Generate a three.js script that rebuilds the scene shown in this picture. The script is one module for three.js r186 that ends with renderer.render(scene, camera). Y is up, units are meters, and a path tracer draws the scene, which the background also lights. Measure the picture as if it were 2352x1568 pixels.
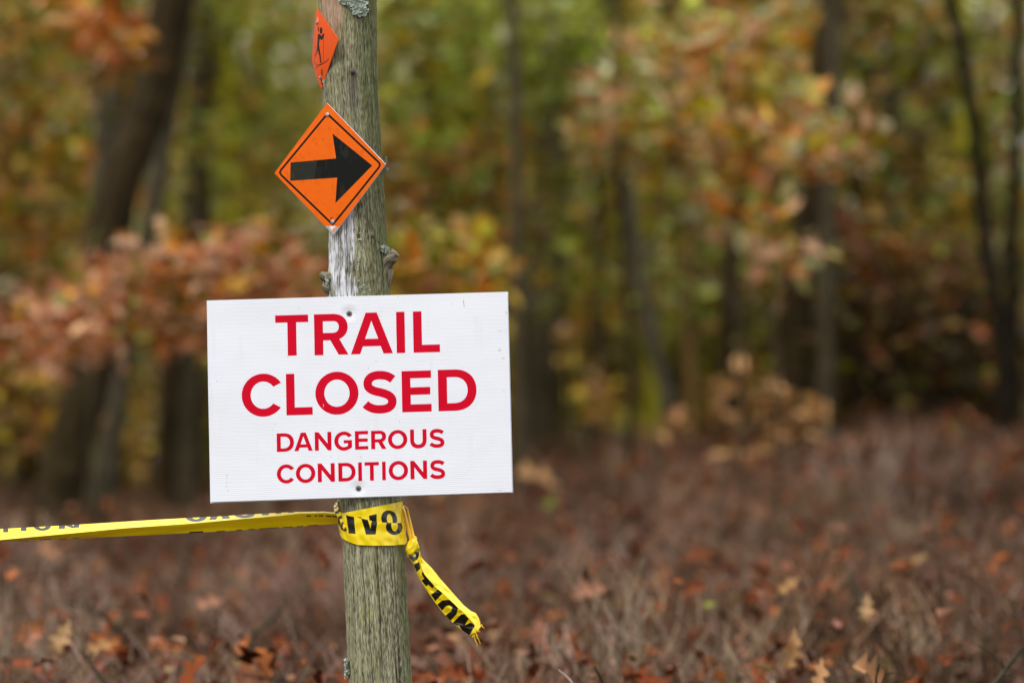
import * as THREE from 'three';
import { ImprovedNoise } from 'three/addons/math/ImprovedNoise.js';
import { mergeGeometries } from 'three/addons/utils/BufferGeometryUtils.js';

// ---------------------------------------------------------------- camera
const scene = new THREE.Scene();
const F = 5550, CX = 1176, CY = 783.2;              // focal length and image centre, in units of a 2352-wide frame
const EYE = new THREE.Vector3(0, 0.8, 3.66), PITCH = 0.0501;
const camera = new THREE.PerspectiveCamera(2 * Math.atan(CY / F) * 180 / Math.PI, 1024 / 682, 0.05, 900);
camera.position.copy(EYE);
camera.rotation.x = PITCH;
camera.focus = 3.615;
camera.userData.fStop = 2.1;
scene.add(camera);

// ---------------------------------------------------------------- overcast sky and its veiled sun
{
  const w = 256, h = 128, a = new Float32Array(w * h * 4);
  for (let y = 0; y < h; y++) for (let x = 0; x < w; x++) {
    const el = ((y + 0.5) / h - 0.5) * Math.PI, s = Math.max(0, Math.sin(el));
    const L = el > 0 ? (1 + 2.2 * s) / 3.2 * 2.55 : 0.25, i = (y * w + x) * 4;
    a[i] = L * 0.95; a[i + 1] = L * 0.985; a[i + 2] = L * 1.07; a[i + 3] = 1;
  }
  const sky = new THREE.DataTexture(a, w, h, THREE.RGBAFormat, THREE.FloatType);
  sky.mapping = THREE.EquirectangularReflectionMapping;
  sky.magFilter = THREE.LinearFilter; sky.needsUpdate = true;
  scene.background = sky; scene.environment = sky;
}
const sun = new THREE.DirectionalLight(new THREE.Color(1, 0.95, 0.87), 1.5);
sun.position.set(-8, 15, 11); sun.target.position.set(0, 0.8, 0);
sun.castShadow = true; sun.shadow.radius = 32;
sun.shadow.mapSize.set(2048, 2048);
Object.assign(sun.shadow.camera, { left: -25, right: 25, top: 25, bottom: -25, near: 0.5, far: 90 });
scene.add(sun, sun.target);

const renderer = new THREE.WebGLRenderer({ antialias: true });
renderer.setSize(1024, 682);
renderer.toneMapping = THREE.LinearToneMapping;
renderer.toneMappingExposure = 1.0;
renderer.shadowMap.enabled = true;

// ---------------------------------------------------------------- helpers
function rng(seed) {
  let s = seed | 0;
  return () => { s = (s + 0x6d2b79f5) | 0; let t = Math.imul(s ^ (s >>> 15), 1 | s); t = (t + Math.imul(t ^ (t >>> 7), 61 | t)) ^ t; return ((t ^ (t >>> 14)) >>> 0) / 4294967296; };
}
const V = (x, y, z) => new THREE.Vector3(x, y, z);
const lerp = (a, b, t) => a + (b - a) * t, clamp = (x, a = 0, b = 1) => Math.min(b, Math.max(a, x));
const smooth = (a, b, x) => { const t = clamp((x - a) / (b - a)); return t * t * (3 - 2 * t); };
const noiser = new ImprovedNoise(), N3 = (x, y, z = 0) => noiser.noise(x + 31.7, y + 17.3, z + 5.1);
const fbm = (x, y, z = 0, o = 4) => { let s = 0, a = 0.5, f = 1; for (let i = 0; i < o; i++, a *= 0.5, f *= 2.03) s += a * N3(x * f, y * f, z * f + i * 9.7); return s; };
function table(rows, x) {                                        // linear look-up: rows of [x, a, b, ...]
  if (x <= rows[0][0]) { const k = (x - rows[0][0]) / (rows[1][0] - rows[0][0]); return rows[0].slice(1).map((v, i) => v + k * (rows[1][i + 1] - v)); }
  for (let i = 1; i < rows.length; i++) if (x <= rows[i][0] || i === rows.length - 1) {
    const k = (x - rows[i - 1][0]) / (rows[i][0] - rows[i - 1][0]);
    return rows[i].slice(1).map((v, c) => lerp(rows[i - 1][c + 1], v, k));
  }
}
const cp = Math.cos(PITCH), sp = Math.sin(PITCH);
function P(px, py, z) {                                          // the point of the world plane z that lies on a line of sight
  const x = (px - CX) / F, y = -(py - CY) / F, dy = y * cp + sp, dz = y * sp - cp, k = (z - EYE.z) / dz;
  return V(EYE.x + x * k, EYE.y + dy * k, z);
}
const Pd = (px, py, d) => P(px, py, EYE.z - d);

function ground(x, z) {
  const d = EYE.z - z;
  return -0.07 + smooth(4, 14.5, d) * (0.13 + 0.62 * smooth(-2.5, 3, x)) + clamp(d - 22, 0, 45) * 0.012 + 0.035 * N3(x * 0.7, z * 0.7) + 0.015 * N3(x * 2.3, z * 2.3, 4);
}

const taken = {};
function numbered(name) { const k = taken[name] = (taken[name] ?? -1) + 1; return k ? name + '_' + String(k).padStart(3, '0') : name; }
function shade(o) { o.castShadow = o.receiveShadow = true; return o; }
function thing(name, label, category, at = V(0, 0, 0), group, kind) {
  const o = new THREE.Group(); o.name = numbered(name); o.position.copy(at); scene.add(o);
  o.userData = { label, category };
  if (group) o.userData.group = group;
  if (kind) o.userData.kind = kind;
  return o;
}
// a part: geometry given in world coordinates, moved to the axes of its (unturned) parents
function part(name, geo, mat, parent, label, kind) {
  const off = V(0, 0, 0);
  for (let p = parent; p && p !== scene; p = p.parent) off.add(p.position);
  geo.translate(-off.x, -off.y, -off.z);
  const m = shade(new THREE.Mesh(geo, mat)); m.name = name; parent.add(m);
  if (label) m.userData.label = label;
  if (kind) m.userData.kind = kind;
  return m;
}
class MB {                                                       // collects vertices into one geometry
  constructor() { this.p = []; this.t = []; this.i = []; }
  vert(v, u = 0, w = 0) { this.p.push(v.x, v.y, v.z); this.t.push(u, w); return this.p.length / 3 - 1; }
  quad(a, b, c, d) { this.i.push(a, b, c, a, c, d); }
  grid(nu, nv, f) {                                              // f(u, v) -> point; uv = (u, 1 - v)
    const s = this.p.length / 3;
    for (let j = 0; j <= nv; j++) for (let i = 0; i <= nu; i++) this.vert(f(i / nu, j / nv), i / nu, 1 - j / nv);
    for (let j = 0; j < nv; j++) for (let i = 0; i < nu; i++) { const a = s + j * (nu + 1) + i; this.quad(a, a + nu + 1, a + nu + 2, a + 1); }
    return this;
  }
  tube(pts, radii, sides = 5, vScale = 1, capped = true) {
    let n = V(0, 0, 0), prev = null, len = 0; const rings = [];
    const up = Math.abs(V().subVectors(pts[1], pts[0]).normalize().y) > 0.9 ? V(1, 0, 0) : V(0, 1, 0);
    pts.forEach((p, k) => {
      const t = V().subVectors(pts[Math.min(k + 1, pts.length - 1)], pts[Math.max(k - 1, 0)]).normalize();
      n = k ? n.clone().addScaledVector(t, -n.dot(t)).normalize() : V().crossVectors(up, t).normalize();
      const b = V().crossVectors(t, n); if (prev) len += p.distanceTo(prev); prev = p;
      const ring = [];
      for (let i = 0; i <= sides; i++) {
        const a = i / sides * Math.PI * 2, r = typeof radii === 'function' ? radii(k / (pts.length - 1), a) : radii[k];
        ring.push(this.vert(p.clone().addScaledVector(n, Math.cos(a) * r).addScaledVector(b, Math.sin(a) * r), i / sides, len * vScale));
      }
      rings.push(ring);
    });
    for (let k = 1; k < rings.length; k++) for (let i = 0; i < sides; i++) this.quad(rings[k - 1][i], rings[k - 1][i + 1], rings[k][i + 1], rings[k][i]);
    if (capped) for (const [r, p, f] of [[rings[0], pts[0], 1], [rings.at(-1), pts.at(-1), 0]]) {
      const c = this.vert(p, 0.5, 0.5);
      for (let i = 0; i < sides; i++) f ? this.i.push(c, r[i + 1], r[i]) : this.i.push(c, r[i], r[i + 1]);
    }
    return this;
  }
  done() {
    const g = new THREE.BufferGeometry();
    g.setAttribute('position', new THREE.Float32BufferAttribute(this.p, 3)); g.setAttribute('uv', new THREE.Float32BufferAttribute(this.t, 2));
    g.setIndex(this.i); g.computeVertexNormals(); return g;
  }
}
const std = (r, g, b, roughness = 0.8, more = {}) => new THREE.MeshPhysicalMaterial({ color: new THREE.Color(r, g, b), roughness, side: THREE.DoubleSide, specularIntensity: roughness > 0.7 ? 0.15 : 0.7, ...more });
function canvasTexture(w, h, draw) {
  const c = document.createElement('canvas'); c.width = w; c.height = h;
  draw(c.getContext('2d'), w, h);
  const t = new THREE.CanvasTexture(c); t.colorSpace = THREE.SRGBColorSpace; t.anisotropy = 8; return t;
}
function dataTexture(w, h, f, srgb = false) {                    // f(x, y) -> [r, g, b], linear; row 0 is v = 0
  const a = new Uint8Array(w * h * 4);
  for (let y = 0, i = 0; y < h; y++) for (let x = 0; x < w; x++, i += 4) {
    const c = f(x, y);
    for (let k = 0; k < 3; k++) { let v = clamp(c[k]); if (srgb) v = v <= 0.0031308 ? v * 12.92 : 1.055 * Math.pow(v, 1 / 2.4) - 0.055; a[i + k] = v * 255 + 0.5; }
    a[i + 3] = 255;
  }
  const t = new THREE.DataTexture(a, w, h); t.wrapS = t.wrapT = THREE.RepeatWrapping; t.magFilter = THREE.LinearFilter; t.needsUpdate = true;
  if (srgb) t.colorSpace = THREE.SRGBColorSpace; return t;
}
const mix3 = (a, b, t) => [lerp(a[0], b[0], t), lerp(a[1], b[1], t), lerp(a[2], b[2], t)];

// ---------------------------------------------------------------- ground
{
  const xs = [], zs = [];
  for (let k = -60; k <= 60; k++) xs.push(Math.sign(k) * (Math.abs(k) * 0.2 + Math.pow(Math.abs(k) / 60, 4) * 300));
  for (let k = -40; k <= 100; k++) zs.push(k < 0 ? EYE.z + 1 - k * 0.1 + Math.pow(-k / 40, 3) * 200 : EYE.z + 1 - k * 0.25 - Math.pow(k / 100, 4) * 330);
  const b = new MB();
  for (const z of zs) for (const x of xs) b.vert(V(x, ground(x, z), z), x / 1.5, z / 1.5);
  for (let j = 0; j < zs.length - 1; j++) for (let i = 0; i < xs.length - 1; i++) { const a = j * xs.length + i; b.quad(a, a + 1, a + xs.length + 1, a + xs.length); }
  const R = 256, tex = dataTexture(R, R, (x, y) => {
    const A = x / R * Math.PI * 2, B = y / R * Math.PI * 2, n = fbm(Math.cos(A) * 4, Math.sin(A) * 4, Math.cos(B) * 4 + Math.sin(B) * 7, 4), m = fbm(Math.cos(B) * 9, Math.sin(B) * 9, Math.cos(A) * 9 + Math.sin(A) * 5, 3);
    return mix3([0.02, 0.014, 0.01], mix3([0.09, 0.05, 0.028], [0.14, 0.095, 0.065], clamp(0.5 + m * 1.6)), clamp(0.5 + n * 1.4));
  }, true);
  const g = shade(new THREE.Mesh(b.done(), std(1, 1, 1, 0.95, { map: tex, bumpMap: tex, bumpScale: 0.02 })));
  g.name = 'ground'; g.userData = { kind: 'structure', label: 'leaf-littered forest floor under the brown undergrowth', category: 'ground' }; scene.add(g);
}

// ---------------------------------------------------------------- leaves
function leafGeometry(seed, lobes, width, curl, cup) {            // a leaf one unit long, from its stalk at the origin along +x, blade normal +y
  const r = rng(seed), b = new MB(), n = lobes ? 12 : 6, bend = (r() - 0.5) * 0.3;
  for (let k = 0; k <= n; k++) {
    const t = k / n;
    let w = width * Math.pow(Math.sin(Math.PI * Math.pow(clamp(t, 0.02, 0.985), lobes ? 0.75 : 0.9)), 0.8);
    if (lobes) w *= 0.68 + 0.42 * Math.cos(t * Math.PI * 2 * lobes + Math.PI);
    const y = -curl * t * t + 0.04 * Math.sin(t * 9 + seed), z = bend * t * t;
    const ly = cup * w + 0.03 * Math.sin(t * 13 + seed * 3), ry = cup * w * 0.6 + 0.03 * Math.sin(t * 11 + seed * 5);
    b.vert(V(t - 0.05 * w, y + ly, z - w), t, 0); b.vert(V(t, y, z), t, 0.5); b.vert(V(t + 0.05 * w, y + ry, z + w), t, 1);
    if (k) { const a = (k - 1) * 3; b.quad(a, a + 1, a + 4, a + 3); b.quad(a + 1, a + 2, a + 5, a + 4); }
  }
  return b.done();
}
const OVAL = [leafGeometry(1, 0, 0.27, 0.15, 0.25), leafGeometry(2, 0, 0.3, -0.1, 0.4)];
const OAK = [leafGeometry(3, 3.5, 0.33, 0.3, 0.35), leafGeometry(4, 3.5, 0.34, -0.25, 0.6), leafGeometry(5, 3.5, 0.3, 0.7, 0.3)];
const DRY = [leafGeometry(6, 3.5, 0.3, 0.55, 1.1), leafGeometry(7, 2.5, 0.26, 0.8, 0.9), leafGeometry(8, 3.5, 0.26, 0.35, 1.5)];
const leafMat = new THREE.MeshPhysicalMaterial({ color: 0xffffff, roughness: 0.34, side: THREE.DoubleSide, transmission: 0.5, thickness: 0, specularIntensity: 0.5 });
const deadMat = new THREE.MeshPhysicalMaterial({ color: 0xffffff, roughness: 0.85, side: THREE.DoubleSide, specularIntensity: 0.1 });
const C = {                                                       // leaf base colours, linear
  green: [0.21, 0.28, 0.014], olive: [0.27, 0.255, 0.018], lime: [0.45, 0.49, 0.055], pale: [0.64, 0.62, 0.3], yellow: [0.6, 0.42, 0.018], ochre: [0.44, 0.24, 0.01], salmon: [0.56, 0.27, 0.13],
  orange: [0.66, 0.25, 0.016], rust: [0.38, 0.11, 0.014], red: [0.42, 0.08, 0.02], pink: [0.7, 0.38, 0.2], tan: [0.52, 0.29, 0.125], brown: [0.22, 0.118, 0.034], dark: [0.05, 0.037, 0.01],
};
const up = V(0, 1, 0), qa = new THREE.Quaternion(), qb = new THREE.Quaternion();
function leafTurn(r, tilt) {
  qa.setFromAxisAngle(up, r() * Math.PI * 2);
  const a = r() * Math.PI * 2; qb.setFromAxisAngle(V(Math.cos(a), 0, Math.sin(a)), (r() + r() - 1) * tilt);
  return qb.clone().multiply(qa);
}
function scatter(name, geo, mat, list, parent, kind) {            // list of [position, quaternion, size, colour]
  const off = V(0, 0, 0); for (let p = parent; p && p !== scene; p = p.parent) off.add(p.position);
  const m = shade(new THREE.InstancedMesh(geo, mat, list.length)), mt = new THREE.Matrix4(), c = new THREE.Color();
  list.forEach(([p, q, s, col], k) => { mt.compose(p.clone().sub(off), q, typeof s === 'number' ? V(s, s, s) : s); m.setMatrixAt(k, mt); m.setColorAt(k, c.setRGB(...col)); });
  m.name = name; if (kind) m.userData.kind = kind; parent.add(m); return m;
}
const vary = (r, c, a = 0.6) => { const k = (1 + (r() + r() - 1) * a) * (r() < 0.07 ? 1.5 : 1), h = (r() - 0.5) * 0.12; return [c[0] * k * (1 + h), c[1] * k * (1 - h), c[2] * k * (1 + (r() - 0.5) * 0.3)]; };
const pick = (r, pal) => C[pal[Math.floor(r() * pal.length)]];

// ---------------------------------------------------------------- bark
function barkTexture(dark, mid, light) {
  return dataTexture(256, 512, (x, y) => {
    const A = x / 256 * Math.PI * 2, v = y / 512, B = v * Math.PI * 2;
    const n = fbm(Math.cos(A) * 3.2, Math.sin(A) * 3.2, Math.cos(B) * 0.8 + Math.sin(B) * 1.1, 4), m = fbm(Math.cos(B) * 1.2 + 4, Math.sin(B) * 1.2, Math.cos(A) * 1.4 + Math.sin(A) * 2, 3);
    const ridge = clamp(1 - Math.abs(n) * 4);
    return mix3(mix3(light, mid, clamp(0.5 + m * 2)), dark, ridge * 0.8);
  }, true);
}
function barkMaterial(dark, mid, light) { const t = barkTexture(dark, mid, light); return std(1, 1, 1, 0.9, { map: t, bumpMap: t, bumpScale: 0.02 }); }
const BARK = {
  dark: barkMaterial([0.01, 0.007, 0.003], [0.036, 0.025, 0.009], [0.07, 0.047, 0.02]),
  grey: barkMaterial([0.03, 0.025, 0.015], [0.09, 0.076, 0.045], [0.14, 0.117, 0.075]),
  brown: barkMaterial([0.022, 0.017, 0.009], [0.068, 0.054, 0.027], [0.11, 0.087, 0.05]),
  black: barkMaterial([0.004, 0.003, 0.002], [0.011, 0.008, 0.004], [0.022, 0.016, 0.008]),
};

// ---------------------------------------------------------------- trees whose trunks can be told apart
// path: points of the trunk in the frame; depth in metres from the eye; width in frame units
function tree(seed, label, path, depth, width, bark, palette, group) {
  const r = rng(seed), z = EYE.z - depth, k = depth / F, pts = path.map(([x, y]) => P(x, y, z));
  const first = pts[0], last = pts.at(-1), second = pts.at(-2), low = V().subVectors(last, second).normalize();
  const foot = last.clone().addScaledVector(low, (ground(last.x, z) - 0.15 - last.y) / Math.min(low.y, -0.4));
  const rise = V().subVectors(first, pts[1]).normalize(), line = [foot, ...pts.reverse()], h0 = first.y, H = 9 + r() * 4;
  for (let q = 1; q <= 4; q++) line.push(first.clone().addScaledVector(rise, Math.max(0.5, (H - h0)) * q / 4).add(V((r() - 0.5) * 0.3 * q, 0, (r() - 0.5) * 0.4 * q)));
  const curve = new THREE.CatmullRomCurve3(line), base = V(foot.x, ground(foot.x, z), z), o = thing('forest_tree', label, 'tree', base, group);
  const n = 40, c = [], rad = width * k / 2;
  for (let q = 0; q <= n; q++) c.push(curve.getPoint(q / n));
  part('trunk', new MB().tube(c, (t, a) => { const y = curve.getPoint(t).y; return rad * (1.05 - 0.55 * clamp(y / 12)) * (1 + 0.45 * Math.exp(-(y - foot.y - 0.15) / 0.22)) * (1 + 0.07 * N3(Math.cos(a) * 1.5, Math.sin(a) * 1.5, y * 1.3 + seed)); }, 14, 0.9).done(), bark, o);
  const leaves = [], twigs = new MB();
  for (let q = 0; q < 9; q++) {
    const t = 0.6 + 0.4 * q / 9, s = curve.getPoint(t), a = r() * 7, L = 1.2 + r() * 1.6, e = s.clone().add(V(Math.cos(a) * L, 0.4 + r() * 1.4, Math.sin(a) * L)), m = s.clone().lerp(e, 0.5).add(V(0, 0.25, 0));
    if (s.y < 4.6) continue;
    twigs.tube([s, m, e], [rad * 0.35, rad * 0.22, rad * 0.06], 5);
    for (let j = 0; j < 42; j++) leaves.push([e.clone().add(V((r() + r() - 1) * 1.3, (r() + r() - 1) * 0.8, (r() + r() - 1) * 1.3)), leafTurn(r, 1.6), 0.16 + r() * 0.1, vary(r, pick(r, palette))]);
  }
  if (twigs.p.length) part('limbs', twigs.done(), bark, o);
  if (leaves.length) scatter('crown', OAK[seed % 3], leafMat, leaves, o, 'stuff');
  return o;
}
const mixed = ['green', 'olive', 'olive', 'ochre', 'yellow', 'brown'];
const TREES = [
  ['thick dark oak trunk leaning right behind the pinkish leaves, the widest trunk', [[400, -20], [340, 258], [271, 430], [245, 600], [202, 873], [161, 1024], [127, 1153]], 13, 108, 'dark'],
  ['pale grey trunk showing just left of the thick leaning trunk', [[262, -20], [250, 150], [238, 366], [215, 600], [190, 900], [165, 1130]], 18, 62, 'grey'],
  ['pale grey-green slanting trunk at the foot of the thick leaning trunk', [[345, 520], [305, 750], [279, 852], [245, 1067], [236, 1110]], 15, 50, 'grey'],
  ['dim upright trunk in the gap between the thick leaning trunk and the post', [[545, -20], [522, 120], [495, 360], [484, 500], [480, 700]], 175, 52, 'grey'],
  ['dark trunk standing under the pinkish leaves left of the white sign', [[410, 640], [395, 800], [387, 950], [380, 1090]], 17, 54, 'dark'],
  ['greyish trunk half hidden by the left edge of the white sign', [[458, 660], [450, 800], [443, 950], [436, 1090]], 16, 58, 'brown'],
  ['dusky trunk high up just right of the post top among green leaves', [[985, -20], [990, 150], [1000, 350], [1010, 700]], 16, 56, 'brown'],
  ['slim brown trunk rising above the top right corner of the white sign', [[1182, 200], [1188, 400], [1190, 700], [1196, 960]], 12.5, 30, 'brown'],
  ['broad dark trunk right beside the right edge of the white sign', [[1262, 420], [1250, 600], [1234, 770], [1226, 985]], 17, 80, 'brown'],
  ['very thin dark stem beside the yellow leaves right of the white sign', [[1420, 380], [1436, 600], [1446, 790], [1448, 1000]], 12.5, 18, 'dark'],
  ['grey-green slanting trunk in the middle of the woods right of the white sign', [[1425, 300], [1447, 480], [1490, 745], [1548, 950]], 14.5, 36, 'grey'],
  ['dark slender trunk behind the tan oak sapling', [[1690, 420], [1675, 600], [1665, 820], [1662, 950]], 13.5, 32, 'dark'],
  ['stout dark trunk between the tan oak sapling and the dark thicket', [[1850, 500], [1835, 680], [1828, 850], [1826, 940]], 13.2, 72, 'dark'],
  ['straight grey-brown trunk crossing the pink leaves on the right', [[1916, -20], [1912, 250], [1900, 500], [1898, 900]], 13, 42, 'brown'],
  ['blackish trunk bending right, the nearest trunk on the right', [[2185, -20], [2192, 20], [2226, 215], [2246, 387], [2268, 600], [2296, 740], [2308, 940]], 12, 32, 'black'],
  ['blackish upright trunk at the right-hand edge of the photo', [[2340, -20], [2336, 200], [2334, 387], [2324, 520], [2330, 900]], 12.5, 30, 'black'],
  ['short stretch of dark trunk high above the pink leaves', [[1394, -20], [1388, 80], [1380, 300], [1376, 600]], 20, 44, 'dark'],
  ['dark brown trunk rising through the olive leaves right of the arrow marker', [[1300, 300], [1282, 480], [1276, 600], [1272, 900]], 21, 56, 'dark'],
];
TREES.forEach(([label, path, d, w, bark], k) => tree(100 + k, label, path, d, w, BARK[bark], mixed, 'trees of the autumn wood'));

// ---------------------------------------------------------------- understorey saplings: thin stem, boughs and sprays of leaves
// sprays: [x, y, half width, half height (frame units), leaves]; stem: x of its foot
function sapling(seed, name, label, stemX, depth, sprays, palette, size = 0.1, stemW = 12, tilt = 2.2, mat = leafMat, thick = 0.9, many = 1.75) {
  const r = rng(seed), z = EYE.z - depth, k = depth / F;
  const fx = (stemX - CX) * k, foot = V(fx, ground(fx, z) - 0.05, z), o = thing(name, label, 'tree', V(fx, ground(fx, z), z), 'saplings under the tall trees');
  const centres = sprays.map(([x, y]) => Pd(x, y, depth + (r() - 0.5) * thick)), top = Math.max(...centres.map((c) => c.y)), mid = centres.reduce((a, c) => a.add(c), V(0, 0, 0)).divideScalar(centres.length);
  const stem = [foot, V(lerp(fx, mid.x, 0.12), lerp(foot.y, top, 0.35), z + 0.1), V(lerp(fx, mid.x, 0.3), lerp(foot.y, top, 0.7), z - 0.1), V(lerp(fx, mid.x, 0.5), top, z)];
  const curve = new THREE.CatmullRomCurve3(stem), R = stemW * k / 2, line = curve.getPoints(14);
  part('trunk', new MB().tube(line, (t) => R * (1 - 0.75 * t), 7).done(), BARK.brown, o);
  const boughs = new MB(), leaves = [[], []];
  sprays.forEach(([x, y, rx, ry, n], q) => {
    const c = centres[q], t = clamp((c.y - foot.y) / (top - foot.y) - 0.12, 0.05, 0.95), s = curve.getPoint(t), m = s.clone().lerp(c, 0.5).add(V(0, 0.08, (r() - 0.5) * 0.2));
    boughs.tube([s, m, c], [R * 0.4, R * 0.3, R * 0.15], 4);
    for (let j = 0; j < n * many; j++) {
      const a = r() * 6.283, q2 = Math.sqrt(r()), p = V(c.x + Math.cos(a) * q2 * rx * k * 1.1, c.y + Math.sin(a) * q2 * ry * k * 1.1, c.z + (r() + r() - 1) * thick);
      leaves[j % 2].push([p, leafTurn(r, tilt), size * (0.8 + r() * 0.65), vary(r, pick(r, palette))]);
      if (j % 24 === 0) boughs.tube([c, c.clone().lerp(p, 0.5).add(V(0, 0.02, 0)), p], [R * 0.14, R * 0.1, R * 0.05], 3);
    }
  });
  part('limbs', boughs.done(), BARK.brown, o);
  const geos = seed % 2 ? OAK : OVAL;
  leaves.forEach((l, q) => l.length && scatter('crown', geos[q], mat, l, o, 'stuff'));
  return o;
}
const pinkish = ['pink', 'salmon', 'salmon', 'rust', 'ochre', 'salmon', 'olive', 'tan', 'orange', 'tan'], fire = ['orange', 'rust', 'orange', 'ochre'], leafy = ['green', 'olive', 'lime', 'green', 'yellow'];
const autumn = ['olive', 'ochre', 'green', 'orange', 'brown', 'yellow'], glow = ['pale', 'pink', 'orange', 'yellow', 'tan', 'lime', 'olive', 'green', 'pale'], dim = ['olive', 'brown', 'green', 'ochre', 'dark', 'rust'];
sapling(201, 'maple_sapling', 'sapling of pinkish orange leaves spreading left of the white sign', 250, 9.2, [[450, 600, 120, 40, 60], [620, 590, 110, 42, 60], [330, 640, 120, 40, 60], [205, 690, 110, 42, 60], [80, 760, 110, 48, 65], [430, 690, 140, 45, 75], [280, 765, 130, 38, 60], [560, 660, 110, 45, 60], [690, 640, 60, 45, 35], [60, 820, 80, 28, 35], [430, 780, 50, 40, 22], [150, 800, 90, 30, 30]], pinkish, 0.08, 12, 2.2, leafMat, 0.9, 1.7);
sapling(202, 'maple_sapling', 'bright orange spray of leaves above the pale trunk at upper left', 215, 11, [[235, 60, 50, 38, 34], [270, 95, 30, 24, 14], [210, 100, 28, 24, 12]], fire, 0.1);
sapling(203, 'beech_sapling', 'olive and ochre leafy sapling in the top left corner of the photo', 40, 15, [[40, 60, 90, 90, 70], [140, 190, 80, 80, 60], [40, 270, 90, 80, 65], [150, 360, 60, 70, 45], [50, 440, 100, 80, 70], [170, 480, 60, 60, 40], [60, 560, 90, 50, 40], [150, 40, 60, 60, 40]], autumn, 0.11);
sapling(204, 'beech_sapling', 'ochre leaves low at the left edge below the pinkish sapling', 30, 14, [[50, 880, 80, 45, 40], [110, 930, 70, 50, 36], [30, 980, 60, 50, 30], [95, 1020, 45, 35, 14]], ['ochre', 'olive', 'yellow', 'brown', 'rust'], 0.1);
sapling(205, 'maple_sapling', 'dull green leafy sapling between the thick leaning trunk and the post', 580, 16, [[500, 60, 80, 80, 70], [620, 80, 90, 90, 80], [690, 190, 60, 80, 55], [580, 250, 80, 80, 65], [460, 300, 60, 80, 45], [660, 340, 70, 80, 60], [540, 420, 80, 70, 55], [420, 470, 60, 60, 40], [640, 490, 80, 60, 50], [420, 120, 40, 80, 30]], ['green', 'olive', 'lime', 'ochre', 'olive'], 0.1);
sapling(206, 'maple_sapling', 'light green leafy sapling right of the top of the post', 960, 14.5, [[930, 60, 70, 80, 60], [1040, 70, 90, 80, 80], [950, 190, 80, 80, 65], [1080, 190, 80, 70, 60], [920, 290, 60, 60, 35], [1040, 300, 80, 60, 45]], ['green', 'lime', 'pale', 'lime', 'green', 'yellow'], 0.1, 12, 2.2, leafMat, 0.9, 2.3);
sapling(207, 'beech_sapling', 'brightest yellow-green sapling at the top middle of the woods', 1230, 14.5, [[1180, 60, 90, 80, 90], [1290, 70, 90, 80, 90], [1200, 190, 80, 70, 60], [1310, 190, 80, 60, 60], [1380, 90, 60, 70, 45]], ['lime', 'pale', 'green', 'lime', 'lime'], 0.1, 12, 2.2, leafMat, 0.9, 2.3);
sapling(208, 'maple_sapling', 'sapling of mottled pale and orange leaves in the upper middle right', 1520, 12, [[1420, 190, 80, 50, 40], [1530, 130, 80, 60, 50], [1600, 230, 80, 55, 45], [1480, 260, 80, 50, 40], [1400, 320, 70, 40, 28], [1580, 300, 70, 45, 34], [1500, 370, 80, 35, 30], [1340, 280, 50, 40, 20]], glow, 0.088, 12, 2.2, leafMat, 0.9, 1.7);
sapling(209, 'maple_sapling', 'sapling of orange and pink leaves near the top right of centre', 1700, 10.5, [[1620, 60, 60, 50, 30], [1710, 40, 70, 50, 36], [1770, 90, 50, 50, 26], [1660, 140, 70, 45, 30], [1760, 160, 50, 40, 20], [1480, 40, 60, 40, 20]], ['orange', 'pink', 'yellow', 'lime', 'ochre', 'olive', 'pale'], 0.088, 12, 2.2, leafMat, 0.9, 1.7);
sapling(210, 'maple_sapling', 'bough of pale pink and orange leaves crossing in front of the straight trunk', 1780, 10, [[1680, 300, 70, 38, 28], [1780, 320, 80, 42, 42], [1880, 310, 70, 45, 34], [1850, 370, 80, 34, 34], [1950, 340, 55, 36, 24], [1740, 375, 70, 30, 26], [1690, 500, 45, 30, 14], [1770, 540, 60, 35, 18], [1820, 600, 55, 40, 18], [1640, 420, 40, 30, 8]], ['pink', 'orange', 'tan', 'pale', 'yellow', 'ochre', 'olive', 'tan'], 0.088, 12, 2.2, leafMat, 0.9, 1.7);
sapling(211, 'beech_sapling', 'rusty olive sapling right of the arrow marker', 1060, 14, [[930, 380, 70, 60, 45], [1040, 400, 80, 60, 55], [1130, 360, 60, 60, 36], [960, 470, 70, 50, 40], [1080, 490, 80, 50, 45]], ['rust', 'ochre', 'olive', 'brown', 'green'], 0.1);
sapling(212, 'maple_sapling', 'orange and ochre sapling just above the right half of the white sign', 1030, 10.5, [[950, 570, 70, 40, 34], [1050, 560, 70, 45, 36], [1130, 610, 60, 45, 30], [990, 630, 80, 32, 34], [920, 650, 50, 30, 16], [1090, 650, 60, 28, 20]], ['orange', 'ochre', 'tan', 'yellow', 'olive', 'lime'], 0.09);
sapling(213, 'beech_sapling', 'green and yellow sapling in the middle of the woods below the bright leaves', 1310, 15.5, [[1220, 380, 70, 60, 45], [1310, 440, 80, 60, 50], [1380, 380, 60, 60, 36], [1240, 520, 70, 60, 40], [1350, 560, 80, 60, 45], [1290, 660, 70, 50, 34], [1390, 690, 50, 50, 20], [1240, 730, 50, 40, 16]], ['green', 'olive', 'lime', 'ochre', 'yellow', 'olive'], 0.1, 12, 2.2, leafMat, 0.9, 1.3);
sapling(214, 'beech_sapling', 'dim olive sapling below the pink leaves right of centre', 1600, 18, [[1500, 480, 80, 60, 50], [1600, 460, 80, 50, 45], [1540, 580, 80, 60, 50], [1640, 600, 70, 60, 45], [1700, 680, 70, 50, 40], [1560, 700, 80, 50, 40], [1470, 640, 60, 60, 34], [1760, 720, 60, 40, 24]], ['olive', 'brown', 'green', 'ochre', 'lime'], 0.11, 12, 2.2, leafMat, 0.9, 1.0);
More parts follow.
